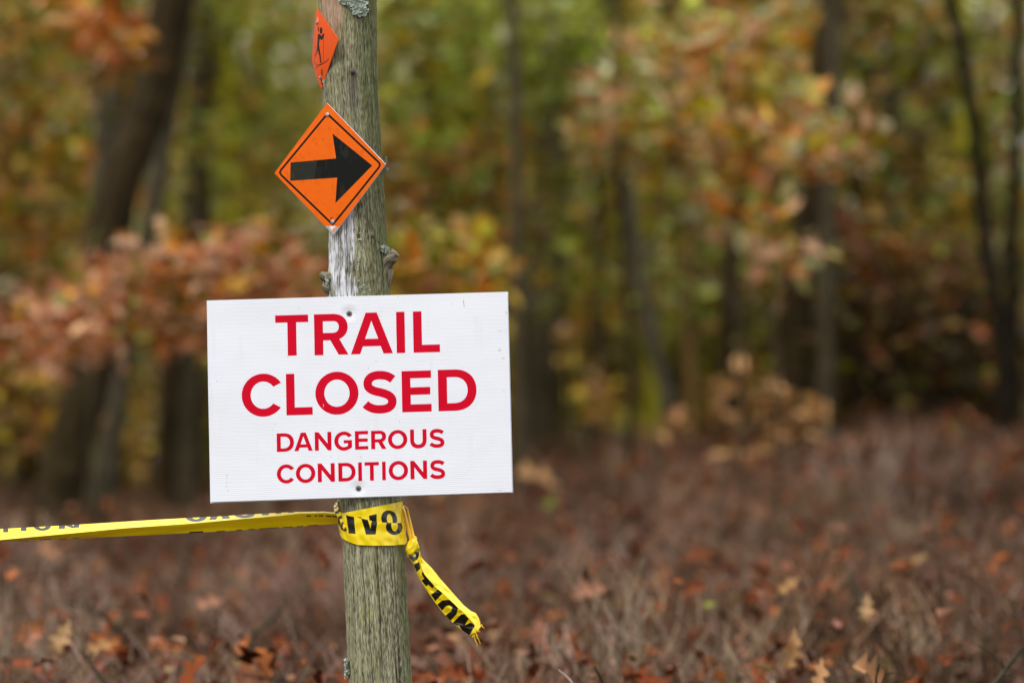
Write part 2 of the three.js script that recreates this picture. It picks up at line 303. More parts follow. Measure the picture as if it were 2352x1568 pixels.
sapling(215, 'maple_sapling', 'red-brown leafy sapling between the straight trunk and the bending black trunk', 2040, 14, [[1990, 580, 60, 45, 34], [2080, 600, 70, 45, 44], [2140, 650, 50, 34, 24], [2030, 650, 60, 36, 26], [1960, 510, 50, 34, 18]], ['rust', 'brown', 'red', 'brown', 'olive', 'ochre'], 0.1);
sapling(216, 'beech_sapling', 'dark olive leafy sapling filling the upper right', 2050, 16, [[1960, 60, 70, 80, 60], [2070, 70, 90, 80, 75], [2160, 160, 60, 90, 55], [2020, 210, 80, 80, 60], [2110, 290, 70, 70, 50], [1990, 400, 70, 60, 45], [2090, 420, 80, 60, 50], [1960, 470, 50, 40, 22]], ['olive', 'green', 'brown', 'dark', 'ochre'], 0.11);
sapling(217, 'beech_sapling', 'green and ochre sapling behind the two blackish trunks at right', 2290, 15, [[2290, 90, 60, 90, 50], [2330, 240, 50, 80, 40], [2280, 330, 50, 70, 40], [2310, 450, 60, 60, 44], [2210, 470, 50, 60, 34], [2320, 600, 50, 70, 36], [2200, 590, 50, 60, 34], [2240, 690, 50, 50, 28], [2340, 720, 30, 50, 16]], ['green', 'ochre', 'olive', 'brown', 'green'], 0.11);
sapling(218, 'oak_sapling', 'knee-high oak sapling of dry tan leaves rising from the brown undergrowth', 1770, 11.5, [[1640, 900, 26, 22, 3], [1765, 898, 34, 30, 6], [1800, 950, 40, 28, 7], [1890, 935, 24, 20, 3], [1545, 975, 30, 24, 4], [1712, 865, 12, 12, 1], [1780, 1005, 36, 24, 5], [1660, 960, 20, 20, 1], [1850, 1000, 30, 30, 3], [1720, 1050, 50, 24, 5]], ['tan', 'tan', 'brown', 'tan'], 0.09, 8, 1.9, deadMat, 0.2, 3.2);
sapling(219, 'beech_sapling', 'small shoot with a sunlit patch put into its yellow leaves, low between two trunks right of the white sign', 1375, 19, [[1370, 900, 36, 50, 22], [1395, 950, 24, 30, 10], [1300, 800, 30, 60, 12]], ['yellow', 'ochre', 'tan'], 0.11);  // yellow leaf colours stand in for a patch of sunlight
sapling(220, 'beech_sapling', 'small shoot with a sunlit patch put into its yellow-brown leaves, low behind the left edge of the white sign', 400, 19, [[402, 1060, 30, 34, 14], [320, 1070, 26, 24, 8], [340, 1000, 30, 50, 10]], ['tan', 'ochre', 'yellow'], 0.11);  // second sunlit patch, likewise carried by the leaf colours
sapling(221, 'beech_sapling', 'olive sapling low in the gap between the dark trunks at left', 345, 20, [[345, 850, 40, 60, 30], [330, 920, 40, 50, 24], [420, 870, 30, 50, 14], [310, 700, 60, 60, 30]], ['olive', 'green', 'ochre', 'brown'], 0.11);

// ---------------------------------------------------------------- dark thicket on the right
{
  const r = rng(301), d = 14, z = EYE.z - d, k = d / F, c = Pd(2070, 960, d), o = thing('dark_thicket', 'dark tangled thicket of brown twigs before the bending black trunk', 'bush', V(c.x, ground(c.x, z), z));
  const b = new MB(), leaves = [];
  for (let q = 0; q < 300; q++) {
    const x = c.x + (r() + r() - 1) * 250 * k, zz = z + (r() - 0.5) * 1.6, y0 = ground(x, zz), h = 0.55 + r() * 0.85, lean = (r() - 0.5) * 0.9;
    const e = V(x + lean * h, y0 + h, zz + (r() - 0.5) * 0.5);
    b.tube([V(x, y0 - 0.02, zz), V(x + lean * 0.3 * h, y0 + h * 0.5, zz), e], [0.009, 0.007, 0.003], 3);
    for (let j = 0; j < 3; j++) { const s = V(x, y0, zz).lerp(e, 0.4 + r() * 0.6); b.tube([s, s.clone().add(V((r() - 0.5) * 0.5, r() * 0.3, (r() - 0.5) * 0.4))], [0.005, 0.002], 3); }
    for (let j = 0; j < 7; j++) leaves.push([e.clone().add(V((r() - 0.5) * 0.5, (r() - 0.7) * 0.6, (r() - 0.5) * 0.5)), leafTurn(r, 1.8), 0.07 + r() * 0.05, vary(r, pick(r, ['dark', 'brown', 'brown', 'olive', 'rust', 'dark']))]);
  }
  part('stems', b.done(), BARK.brown, o, null, 'stuff'); scatter('foliage', OVAL[0], leafMat, leaves, o, 'stuff');
}

// ---------------------------------------------------------------- the far wood, one mass of trunks and leaves
{
  const o = thing('distant_woods', 'blurred mass of olive and brown autumn woods far behind everything', 'woods', V(0, 0, -30), null, 'stuff'), r = rng(401), trunks = [], lists = [[], []];
  const tg = new MB().tube([V(0, 0, 0), V(0.03, 0.5, 0), V(0, 1, 0.02)], [1, 0.8, 0.5], 8).done();
  for (let q = 0; q < 200; q++) {
    const d = 22 + r() * r() * 45, x = (r() - 0.5) * d * 0.9, z = EYE.z - d; 
    qa.setFromEuler(new THREE.Euler((r() - 0.5) * 0.12, r() * 6, (r() - 0.5) * 0.16));
    const w = 0.045 + r() * r() * 0.12; trunks.push([V(x, ground(x, z) - 0.2, z), qa.clone(), V(w, 9 + r() * 7, w), vary(r, pick(r, ['brown', 'dark', 'olive']), 0.4)]);
  }
  scatter('trunks', tg, std(1, 1, 1, 0.9), trunks, o, 'stuff');
  for (let q = 0; q < 4300; q++) {                                // leaf sprays, the nearer ones only in the wings beside the view
    const wing = q % 6 === 0, d = wing ? 11 + r() * 16 : 22 + Math.pow(r(), 0.9) * 46, half = d * 0.235, z = EYE.z - d;
    const x = wing ? (r() < 0.5 ? -1 : 1) * (half * 1.06 + 1 + r() * d * 0.3) : (r() + r() * 0.5 - 0.75) * d * 0.62, y = ground(x, z) + (r() < 0.3 ? 0.3 + r() * 2.6 : 1.2 + r() * (0.2 * d - 0.6)), R = 0.5 + r() * 0.9;
    const pal = pick(r, ['olive', 'green', 'lime', 'ochre', 'olive', 'lime', 'yellow', 'yellow', 'olive', 'pale', 'ochre']), grow = wing ? 0.7 : 1;
    for (let j = 0; j < 30; j++) lists[j % 2].push([V(x + (r() + r() - 1) * R, y + (r() + r() - 1) * R * 0.55, z + (r() + r() - 1) * R), leafTurn(r, 2.2), (0.19 + r() * 0.14) * grow, vary(r, r() < 0.72 ? pal : pick(r, autumn))]);
  }
  lists.forEach((l, q) => scatter('foliage', OAK[q], leafMat, l, o, 'stuff'));
}

// ---------------------------------------------------------------- undergrowth: leafless huckleberry twigs with a few russet leaves
{
  const o = thing('undergrowth', 'brown leafless low shrubs with russet leaves covering the forest floor', 'undergrowth', V(0, 0, 0), null, 'stuff'), r = rng(501);
  const clumps = [0, 1, 2, 3, 4].map(() => {                      // one unit tall
    const b = new MB();
    for (let s = 0; s < 11; s++) {
      const a = r() * 6.28, L = 0.12 + r() * 0.35, h = 0.6 + r() * 0.4, f = V(Math.cos(a) * 0.06, 0, Math.sin(a) * 0.06), e = V(Math.cos(a) * L, h, Math.sin(a) * L), m = f.clone().lerp(e, 0.5).add(V((r() - 0.5) * 0.12, 0.04, (r() - 0.5) * 0.12));
      b.tube([f, m, e], [0.0085, 0.007, 0.004], 3, 1, false);
      for (let j = 0; j < 6; j++) {
        const t = 0.4 + r() * 0.6, p = t < 0.5 ? f.clone().lerp(m, t * 2) : m.clone().lerp(e, t * 2 - 1), q = p.clone().add(V((r() - 0.5) * 0.34, 0.05 + r() * 0.22, (r() - 0.5) * 0.34));
        b.tube([p, p.clone().lerp(q, 0.5).add(V((r() - 0.5) * 0.04, 0, (r() - 0.5) * 0.04)), q], [0.0045, 0.0035, 0.002], 3, 1, false);
        b.tube([p.clone().lerp(q, 0.5), p.clone().lerp(q, 0.6).add(V((r() - 0.5) * 0.2, 0.1, (r() - 0.5) * 0.2))], [0.003, 0.002], 3, 1, false);
      }
    }
    return b.done();
  });
  const lists = clumps.map(() => []), small = [[], []], oak = [[], [], []];
  for (let q = 0; q < 11000; q++) {
    const d = 2.4 + Math.pow(r(), 1.5) * 25, x = (r() - 0.5) * (2.6 + d * 0.68), z = EYE.z - d, g = ground(x, z);
    if (Math.hypot(x + 0.2, z) < 0.1) continue;
    const h = 0.3 + r() * 0.15 + 0.12 * N3(x * 0.8, z * 0.8, 2) + (r() < 0.08 && d > 5 ? r() * 0.22 : 0) - (d < 4.6 ? 0.04 : 0), wide = 0.42 + r() * 0.2;
    qa.setFromAxisAngle(up, r() * 6.28);
    lists[q % 5].push([V(x, g - 0.02, z), qa.clone(), V(wide, h, wide), vary(r, [[0.178, 0.106, 0.063], [0.122, 0.068, 0.039], [0.27, 0.182, 0.125], [0.066, 0.037, 0.02], [0.21, 0.128, 0.076]][Math.floor(clamp(r() * 0.6 + 0.2 + 0.7 * N3(x * 0.6, z * 0.6, 11), 0, 0.999) * 5)])]);
    for (let j = 0; j < 6; j++) {
      const y = g + h * (0.45 + Math.sqrt(r()) * 0.62);
      small[j % 2].push([V(x + (r() - 0.5) * 0.5, y, z + (r() - 0.5) * 0.5), leafTurn(r, 1.6), 0.022 + r() * 0.025, vary(r, [[0.16, 0.042, 0.016], [0.22, 0.11, 0.065], [0.11, 0.03, 0.012], [0.17, 0.07, 0.038], [0.07, 0.022, 0.01], [0.12, 0.078, 0.03], [0.15, 0.042, 0.014]][Math.floor(r() * 7)])]);
    }
    for (let j = 0; j < 2; j++) if (r() < 0.75 + 0.9 * N3(x * 0.8, z * 0.8, 8)) oak[(q + j) % 3].push([V(x + (r() - 0.5) * 0.3, g + h * (0.68 + r() * 0.42), z + (r() - 0.5) * 0.3), leafTurn(r, 1.9), 0.042 + r() * 0.055, vary(r, [[0.21, 0.05, 0.012], [0.14, 0.032, 0.01], [0.25, 0.075, 0.02], [0.27, 0.13, 0.07], [0.17, 0.05, 0.016], [0.09, 0.028, 0.01], [0.11, 0.03, 0.01]][Math.floor(r() * 7)])]);
  }
  lists.forEach((l, q) => scatter('twigs', clumps[q], std(1, 1, 1, 0.85), l, o, 'stuff'));
  small.forEach((l, q) => scatter('leaves', OVAL[q], deadMat, l, o, 'stuff'));
  oak.forEach((l, q) => scatter('leaves', OAK[q], deadMat, l, o, 'stuff'));
}

// ---------------------------------------------------------------- the round wooden post (rows: y, left edge, right edge)
const EDGE = [[-260, 722, 860], [0, 731, 865], [100, 735, 866], [200, 738, 868], [390, 748, 880], [500, 755, 886], [560, 756, 889], [610, 756, 895], [650, 752, 897], [700, 756, 896], [800, 760, 899], [1145, 778, 921], [1250, 788, 929], [1568, 802, 945], [2420, 840, 989]];
const PY0 = -260, PY1 = 2420, M = F / EYE.z;
const edge = (py) => { const [l, r] = table(EDGE, py); return { x: (l + r) / 2, r: (r - l) / 2 }; };
const postTheta = (px, py) => { const e = edge(py); return Math.asin(clamp((px - e.x) / e.r, -1, 1)); };
function fibre(th, y) {                                           // height of the weathered grain, about -1 .. 1 (y in metres)
  const w = th + 0.06 * N3(th * 2, y * 5), c = Math.cos(w), s = Math.sin(w);
  return 0.4 * N3(c * 14, s * 14, y * 9) + 0.55 * N3(c * 30, s * 30, y * 52) + 0.5 * N3(c * 56, s * 56, y * 120);
}
const CRACKS = [[0.15, 1180, 1560, 1], [-0.35, 1230, 1480, 0.7], [0.3, 640, 700, 0.8], [0.75, 1240, 1620, 0.7], [-0.1, 60, 240, 0.5], [0.95, 540, 700, 0.9], [-0.7, 480, 690, 0.7], [-0.35, 480, 690, 0.8], [0.62, 1430, 1800, 1], [-0.2, 1340, 1900, 0.6]];
function crack(th, py) {
  let d = 0;
  for (const [a, y0, y1, w] of CRACKS) {
    const k = Math.abs(th - a - 0.05 * N3(py * 0.01, a * 9)) / (0.022 * w); if (k < 3) d = Math.max(d, Math.exp(-k * k) * smooth(y0, y0 + 60, py) * (1 - smooth(y1 - 60, y1, py)));
  }
  return d;
}
function postPoint(th, py, lift = 0) {
  const e = edge(py), c = P(e.x, py, 0), y = c.y, R = e.r / M;
  const r = R * (1 + 0.014 * N3(Math.cos(th) * 1.3, Math.sin(th) * 1.3, y * 4)) + fibre(th, y) * 0.0011 - crack(th, py) * 0.003 + lift;
  return V(c.x + Math.sin(th) * r, y, Math.cos(th) * r);
}
const postBase = P(edge(2200).x, 2200, 0); postBase.y = ground(postBase.x, 0);
const post = thing('wooden_post', 'weathered grey-green round wooden post carrying the signs and the yellow tape', 'post', postBase);
{
  const TW = 1024, TH = 2048;
  const color = dataTexture(TW, TH, (x, yy) => {
    const th = (x / TW - 0.5) * 2 * Math.PI, py = lerp(PY1, PY0, yy / TH), y = (1061 - py) / M + 0.8, e = edge(py), px = e.x + Math.sin(th) * e.r, front = Math.cos(th) > 0 ? 1 : 0;
    const f = fibre(th, y), ct = Math.cos(th), st = Math.sin(th), fine = N3(ct * 42, st * 42, y * 110) + 0.6 * N3(ct * 85, st * 85, y * 190), spot = fbm(ct * 11, st * 11, y * 26, 3), big = fbm(ct * 2.2, st * 2.2, y * 5, 3), speck = N3(ct * 90, st * 90, y * 110);
    const low = smooth(1150, 1300, py);
    let c = mix3([0.075, 0.072, 0.042], [0.44, 0.415, 0.26], clamp(0.4 + f * 0.85 + fine * 0.55 + big * 0.4 + low * 0.08));
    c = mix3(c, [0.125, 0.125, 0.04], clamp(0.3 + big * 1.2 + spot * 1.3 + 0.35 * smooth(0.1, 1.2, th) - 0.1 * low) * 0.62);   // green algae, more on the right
    c = mix3(c, [0.38, 0.35, 0.2], clamp(spot * 2.6 - 0.7 + fine * 1.5) * 0.8);                                              // pale dry fibres
    c = mix3(c, [0.28, 0.29, 0.07], clamp(fbm(ct * 7 + 9, st * 7, y * 15, 3) * 5 - 1.3) * 0.55);                               // yellow-green lichen film
    c = mix3(c, [0.05, 0.045, 0.03], clamp(-f * 2 - fine * 0.9 - 0.42) * 0.85);                                                          // dark between fibres
    c = mix3(c, [0.045, 0.04, 0.028], clamp(speck * 2.6 - 0.95 + spot) * 0.7);
    c = mix3(c, [0.5, 0.46, 0.3], clamp(fbm(ct * 9 + 3, st * 9, y * 17, 4) * 5 - 1 + fine * 0.9) * (0.35 + 0.4 * low));          // cream flecks of dry outer fibre
    c = mix3(c, [0.085, 0.08, 0.045], clamp(fbm(ct * 8 - 5, st * 8, y * 13, 4) * 4 - 0.7 + fine * 0.6) * 0.6);
    const rightDark = smooth(0, 0.9, th + 0.5 * big) * (1 - smooth(560, 760, py)) * front + (low ? 0.8 * smooth(0.55, 1.2, th + 0.3 * big) : 0); c = [c[0] * (1 - 0.42 * rightDark), c[1] * (1 - 0.38 * rightDark), c[2] * (1 - 0.48 * rightDark)];   // darker towards the right, above and near the bottom
    const nearNail = Math.exp(-Math.pow((px - 815) / 14, 2)) * smooth(160, 185, py) * (1 - smooth(190, 330, py)) * (front ? 1 : 0);
    c = mix3(c, [0.06, 0.05, 0.045], nearNail * 0.6);                                                                        // iron stain under the nail
    const bare = front ? smooth(735, 745, px) * (1 - smooth(786, 794, px)) * (1 - smooth(70, 130, py + (px - 760) * 0.7 + 30 * spot)) : 0;
    c = mix3(c, mix3([0.26, 0.16, 0.1], [0.5, 0.33, 0.22], clamp(0.5 + f * 0.9)), bare * 0.85);                                // pinkish wood laid bare at the top
    const paintEdge = 817 + 22 * fbm(py * 0.025, 3, 1, 4) + 10 * speck + 8 * spot, paint = front && px > 740 ? (1 - smooth(-3, 3, px - paintEdge)) * smooth(455, 500, py) * (1 - smooth(720, 760, py)) : 0;
    c = mix3(c, mix3([0.2, 0.2, 0.195], [0.68, 0.68, 0.69], clamp(0.55 + f * 0.9 + fine * 0.6 + spot * 1.6)), paint * clamp(0.72 + f * 0.9 + speck * 0.5 + spot * 1.4 + big * 0.6));   // worn white paint
    c = mix3(c, [0.02, 0.017, 0.012], crack(th, py) * 0.9);
    return c;
  }, true);
  const bump = dataTexture(512, TH, (x, yy) => {
    const th = (x / 512 - 0.5) * 2 * Math.PI, py = lerp(PY1, PY0, yy / TH), y = (1061 - py) / M + 0.8, v = 0.5 + 0.3 * N3(Math.cos(th) * 60, Math.sin(th) * 60, y * 30) + 0.25 * N3(Math.cos(th) * 75, Math.sin(th) * 75, y * 60) - 0.3 * crack(th, py);
    return [v, v, v];
  });
  const NU = 150, NV = 760, b = new MB();
  b.grid(NU, NV, (u, v) => postPoint((u - 0.5) * 2 * Math.PI, lerp(PY0, PY1, v)));
  const top = b.vert(P(edge(PY0).x, PY0, 0).add(V(0, 0.004, 0)), 0.5, 1);
  for (let i = 0; i < NU; i++) b.i.push(top, i, i + 1);
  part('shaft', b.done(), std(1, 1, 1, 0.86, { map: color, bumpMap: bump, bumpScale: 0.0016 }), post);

  const wood = dataTexture(128, 256, (x, y) => { const A = x / 128 * 6.283, n = fbm(Math.cos(A) * 5, Math.sin(A) * 5, y * 0.02, 4), m = fbm(Math.cos(A) * 3 + 8, Math.sin(A) * 3, y * 0.05, 3); return mix3(mix3([0.06, 0.05, 0.035], [0.3, 0.26, 0.18], clamp(0.5 + n * 1.6)), [0.13, 0.13, 0.05], clamp(0.2 + m * 2) * 0.6); }, true);
  const woodMat = std(1, 1, 1, 0.9, { map: wood, bumpMap: wood, bumpScale: 0.002 });
  const lump = (k) => (t, a) => k(t) * (1 + 0.45 * N3(Math.cos(a) * 1.6, Math.sin(a) * 1.6, t * 4) + 0.35 * N3(Math.cos(a) * 4, Math.sin(a) * 4, t * 7) + 0.15 * N3(Math.cos(a) * 9, Math.sin(a) * 9, t * 5));
  // right stub: a broken branch that points right and a little up
  const rs = new MB(), rp = [[868, 640, 0.01], [876, 624, 0.012], [884, 606, 0.014], [893, 595, 0.016], [902, 590, 0.017], [909, 589, 0.018]].map((a) => P(...a));
  rs.tube(rp, lump((t) => lerp(0.0155, 0.0088, Math.pow(t, 0.7))), 22, 6);
  rs.tube([P(898, 580, 0.02), P(909, 583, 0.02), P(917, 588, 0.018)], lump((t) => 0.0062 * (1 - 0.75 * t)), 12, 6);
  rs.tube([P(890, 660, 0.008), P(892, 640, 0.012), P(896, 618, 0.014)], lump((t) => 0.007 * (0.5 + 0.6 * t)), 12, 6);
  part('branch_stub', rs.done(), woodMat, post, 'broken branch stub on the right side of the post');
  const ls = new MB();
  ls.tube([P(768, 640, 0.012), P(752, 637, 0.014), P(744, 632, 0.014), P(738, 627, 0.012)], lump((t) => lerp(0.0125, 0.0045, t)), 20, 6);
  ls.tube([P(764, 664, 0.012), P(749, 660, 0.014), P(740, 655, 0.013)], lump((t) => lerp(0.0115, 0.0035, t)), 16, 6);
  part('branch_stub', ls.done(), woodMat, post, 'small broken branch stub on the left side of the post');
  const k1 = postPoint(postTheta(858, 543), 543);
  const kn = new THREE.SphereGeometry(0.0042, 16, 12); kn.scale(0.8, 1.1, 0.8); kn.translate(k1.x, k1.y, k1.z + 0.001);
  part('knot', kn, woodMat, post);
  const n1 = postPoint(postTheta(815, 175), 175), nail = new THREE.LatheGeometry([[0, 0.0026], [0.002, 0.0024], [0.0038, 0.0012], [0.0041, 0.0003], [0.0034, -0.001], [0.0012, -0.001], [0.0012, -0.012]].map((a) => new THREE.Vector2(...a)), 18);
  nail.rotateX(Math.PI / 2); nail.rotateY(0.25); nail.translate(n1.x, n1.y, n1.z + 0.0015);
  part('nail', nail, std(0.075, 0.045, 0.042, 0.55, { metalness: 0.3 }), post, 'rusty dark nail head above the arrow marker');

  // lichen: ruffled flakes that stand on the wood
  const lichenMat = std(1, 1, 1, 0.95, { vertexColors: true });
  function lichen(seed, label, places, n, size, spread) {
    const r = rng(seed), b = new MB(), cols = [];
    for (let q = 0; q < n; q++) {
      const [px, py, rx, ry] = places[q % places.length], a = r() * 6.283, k = Math.sqrt(r()), x = px + Math.cos(a) * k * rx, y = py + Math.sin(a) * k * ry;
      const th = postTheta(x, y), c = postPoint(th, y, 0.0005 + r() * spread), nrm = V(Math.sin(th), (r() - 0.3) * 0.8, Math.cos(th)).add(V((r() - 0.5) * 1.1, (r() - 0.5) * 1.1, (r() - 0.5) * 0.4)).normalize();
      const t1 = V().crossVectors(nrm, V(r() - 0.5, r() - 0.5, r() - 0.5)).normalize(), t2 = V().crossVectors(nrm, t1), R = size * (0.5 + r()), s = b.vert(c), col = mix3([0.3, 0.36, 0.27], [0.55, 0.6, 0.5], r());
      cols.push(...mix3(col, [0.2, 0.24, 0.16], 0.5));
      for (let i = 0; i < 8; i++) { const g = i / 8 * 6.283, rr = R * (0.7 + 0.5 * r()); b.vert(c.clone().addScaledVector(t1, Math.cos(g) * rr).addScaledVector(t2, Math.sin(g) * rr).addScaledVector(nrm, R * (0.25 + 0.55 * r()))); cols.push(...col); }
      for (let i = 0; i < 8; i++) b.i.push(s, s + 1 + i, s + 1 + (i + 1) % 8);
    }
    const g = b.done(); g.setAttribute('color', new THREE.Float32BufferAttribute(cols, 3));
    part('lichen', g, lichenMat, post, label, 'stuff');
  }
  lichen(11, 'pale green ruffled lichen at the top of the post', [[800, 6, 20, 16], [822, 18, 20, 16], [829, 36, 14, 12], [812, 10, 26, 14]], 420, 0.0026, 0.004);
  lichen(12, 'tuft of pale lichen behind the right tip of the arrow marker', [[884, 366, 4, 9], [886, 388, 5, 6]], 60, 0.002, 0.006);
  lichen(13, 'pale lichen tuft low on the left side of the post', [[803, 1520, 3, 10], [803, 1534, 4, 14], [803, 1545, 3, 10]], 90, 0.0023, 0.005);
  lichen(14, 'flecks of lichen beside the white paint', [[838, 640, 10, 26], [826, 600, 5, 50], [840, 668, 14, 10], [832, 560, 6, 30]], 60, 0.0009, 0.0006);
  lichen(15, 'pale lichen crust on top of the right stub', [[882, 574, 10, 8], [890, 576, 5, 8]], 130, 0.0019, 0.004);
  lichen(16, 'small lichen crust on the left stub', [[760, 640, 4, 16]], 30, 0.0018, 0.006);
}

// ---------------------------------------------------------------- TRAIL CLOSED sign; print laid out in units of 1220 x 840 mm-like cells, scaled 1.8664
const zx = (x) => (740 + x / 1.8664) * 0.6125, zy = (y) => (1060 + y / 1.8664) * 0.6125;
const bilinear = (q, u, v) => q[0].clone().multiplyScalar((1 - u) * (1 - v)).addScaledVector(q[1], u * (1 - v)).addScaledVector(q[2], u * v).addScaledVector(q[3], (1 - u) * v);
const print_ = (roughness, map) => new THREE.MeshPhysicalMaterial({ color: 0xffffff, roughness, map, specularIntensity: 0.2, side: THREE.DoubleSide });
const metal = std(0.16, 0.145, 0.125, 0.45, { metalness: 0.3 }), recessShade = std(0.02, 0.02, 0.02, 0.7);
{
  const q2 = [[65, 122], [2171, 61], [2204, 1462], [91, 1532]], b2 = [[67, 126], [2176, 62], [2211, 1466], [91, 1540]], Z = 0.053, TH = 0.0024;
  const Q = q2.map(([x, y]) => P(zx(x), zy(y), Z)), B = b2.map(([x, y]) => P(zx(x), zy(y), Z - 0.0052));
  const SW = 2048, SH = 1366;
  const ex = [(q2[1][0] - q2[0][0] + q2[2][0] - q2[3][0]) / 2, (q2[1][1] - q2[0][1] + q2[2][1] - q2[3][1]) / 2], ey = [(q2[3][0] - q2[0][0] + q2[2][0] - q2[1][0]) / 2, (q2[3][1] - q2[0][1] + q2[2][1] - q2[1][1]) / 2];
  const mid = [0, 1].map((c) => (q2[0][c] + q2[1][c] + q2[2][c] + q2[3][c]) / 4), o0 = [mid[0] - ex[0] / 2 - ey[0] / 2, mid[1] - ex[1] / 2 - ey[1] / 2], det = ex[0] * ey[1] - ex[1] * ey[0];
  const uvOf = (x, y) => [((x - o0[0]) * ey[1] - (y - o0[1]) * ey[0]) / det, ((y - o0[1]) * ex[0] - (x - o0[0]) * ex[1]) / det];
  const glyph = {                                                 // outlines in the letter's own box: m, l, c commands
    T: 'm 0 0 l 1 0 l 1 .18 l .634 .18 l .634 1 l .366 1 l .366 .18 l 0 .18 z',
    R: 'm 0 0 l .56 0 c .83 0 1 .125 1 .315 c 1 .46 .9 .57 .745 .615 l 1.01 1 l .72 1 l .475 .64 l .262 .64 l .262 1 l 0 1 z m .262 .175 l .262 .46 l .55 .46 c .67 .46 .735 .405 .735 .315 c .735 .225 .67 .175 .55 .175 z',
    A: 'm .369 0 l .631 0 l 1 1 l .778 1 l .712 .815 l .288 .815 l .222 1 l 0 1 z m .5 .195 l .343 .635 l .657 .635 z',
    I: 'm 0 0 l 1 0 l 1 1 l 0 1 z', L: 'm 0 0 l .322 0 l .322 .815 l 1 .815 l 1 1 l 0 1 z',
    E: 'm 0 0 l 1 0 l 1 .18 l .295 .18 l .295 .402 l .965 .402 l .965 .585 l .295 .585 l .295 .815 l 1 .815 l 1 1 l 0 1 z',
    D: 'm 0 0 l .43 0 c .79 0 1 .21 1 .5 c 1 .79 .79 1 .43 1 l 0 1 z m .232 .185 l .232 .815 l .42 .815 c .63 .815 .77 .69 .77 .5 c .77 .31 .63 .185 .42 .185 z',
    N: 'm 0 0 l .225 0 l .765 .63 l .765 0 l 1 0 l 1 1 l .79 1 l .235 .35 l .235 1 l 0 1 z',
    U: 'm 0 0 l .24 0 l .24 .56 c .24 .73 .34 .81 .5 .81 c .66 .81 .76 .73 .76 .56 l .76 0 l 1 0 l 1 .57 c 1 .85 .81 1.02 .5 1.02 c .19 1.02 0 .85 0 .57 z',
  };
  const text = [
    ['T', 543, 774, 228, 512], ['R', 815, 1050, 220, 507], ['A', 1069, 1364, 211, 500], ['I', 1391, 1450, 202, 491], ['L', 1509, 1694, 199, 488],
    ['C', 308, 582, 640, 939], ['L', 619, 802, 637, 926], ['O', 823, 1125, 626, 925], ['S', 1155, 1390, 619, 917], ['E', 1429, 1635, 617, 905], ['D', 1683, 1951, 608, 898],
    ['D', 555, 675, 1052, 1181], ['A', 677, 806, 1048, 1176], ['N', 821, 937, 1044, 1173], ['G', 957, 1081, 1041, 1174], ['E', 1102, 1194, 1037, 1166], ['R', 1215, 1320, 1035, 1163], ['O', 1333, 1468, 1031, 1163], ['U', 1488, 1603, 1026, 1156], ['S', 1623, 1727, 1023, 1155],
    ['C', 556, 677, 1270, 1402], ['O', 689, 825, 1266, 1399], ['N', 842, 961, 1263, 1392], ['D', 986, 1106, 1259, 1388], ['I', 1125, 1151, 1255, 1384], ['T', 1170, 1270, 1254, 1383], ['I', 1292, 1317, 1250, 1379], ['O', 1338, 1473, 1247, 1380], ['N', 1490, 1606, 1245, 1373], ['S', 1627, 1732, 1240, 1373],
  ];
  const print = canvasTexture(SW, SH, (c) => {
    c.fillStyle = '#e6e8ea'; c.fillRect(0, 0, SW, SH);
    const r = rng(61);
    for (let k = 0; k < 26; k++) { const x = r() * SW, y = r() * SH * 0.8, g = c.createLinearGradient(0, y, 0, y + 260); g.addColorStop(0, 'rgba(120,112,95,0)'); g.addColorStop(0.2, 'rgba(120,112,95,.025)'); g.addColorStop(1, 'rgba(120,112,95,0)'); c.fillStyle = g; c.fillRect(x, y, 6 + r() * 26, 260); }
    for (let k = 0; k < 260; k++) { c.fillStyle = r() < 0.5 ? 'rgba(120,120,125,' + (0.03 + r() * 0.06) + ')' : 'rgba(255,255,255,0.08)'; c.fillRect(r() * SW, r() * SH, 6 + r() * 120, 1 + r() * 2); }
    const sx = SW / det, sy = SH / det;
    c.setTransform(ey[1] * sx, -ex[1] * sy, -ey[0] * sx, ex[0] * sy, (-o0[0] * ey[1] + o0[1] * ey[0]) * sx, (-o0[1] * ex[0] + o0[0] * ex[1]) * sy);
    c.fillStyle = c.strokeStyle = '#cc0024';
    for (const [ch, x0, x1, y0, y1] of text) {
      const w = x1 - x0, h = y1 - y0, X = (a, b) => x0 + a * w + 0.0185 * b * h, Y = (a, b) => y0 - 0.0285 * a * w + b * h;
      c.beginPath();
      if (glyph[ch]) {
        const k = glyph[ch].split(' '); let i = 0; const n = () => +k[i++];
        while (i < k.length) {
          const cmd = k[i++], pt = () => { const a = n(), b = n(); return [X(a, b), Y(a, b)]; };
          if (cmd === 'm') c.moveTo(...pt()); else if (cmd === 'l') c.lineTo(...pt()); else if (cmd === 'c') c.bezierCurveTo(...pt(), ...pt(), ...pt()); else c.closePath();
        }
        c.fill('evenodd');
      } else if (ch === 'S') {
        const k = [[0.9, 0.205], [0.76, 0.115], [0.64, 0.098], [0.49, 0.098], [0.28, 0.098], [0.15, 0.175], [0.15, 0.29], [0.15, 0.455], [0.4, 0.475], [0.575, 0.515], [0.78, 0.565], [0.875, 0.62], [0.875, 0.72], [0.875, 0.85], [0.72, 0.902], [0.5, 0.902], [0.33, 0.902], [0.19, 0.86], [0.07, 0.77]].map(([a, b]) => [X(a, b), Y(a, b)]);
        c.moveTo(...k[0]); for (let i = 1; i < k.length; i += 3) c.bezierCurveTo(...k[i], ...k[i + 1], ...k[i + 2]);
        c.lineWidth = 0.197 * h; c.stroke();
      } else {
        const cx = ch === 'O' ? 0.5 : 0.55, orx = ch === 'O' ? 0.5 : 0.549, irx = ch === 'O' ? 0.293 : 0.322, a0 = ch === 'O' ? 0 : 36, a1 = ch === 'O' ? 360 : 326;
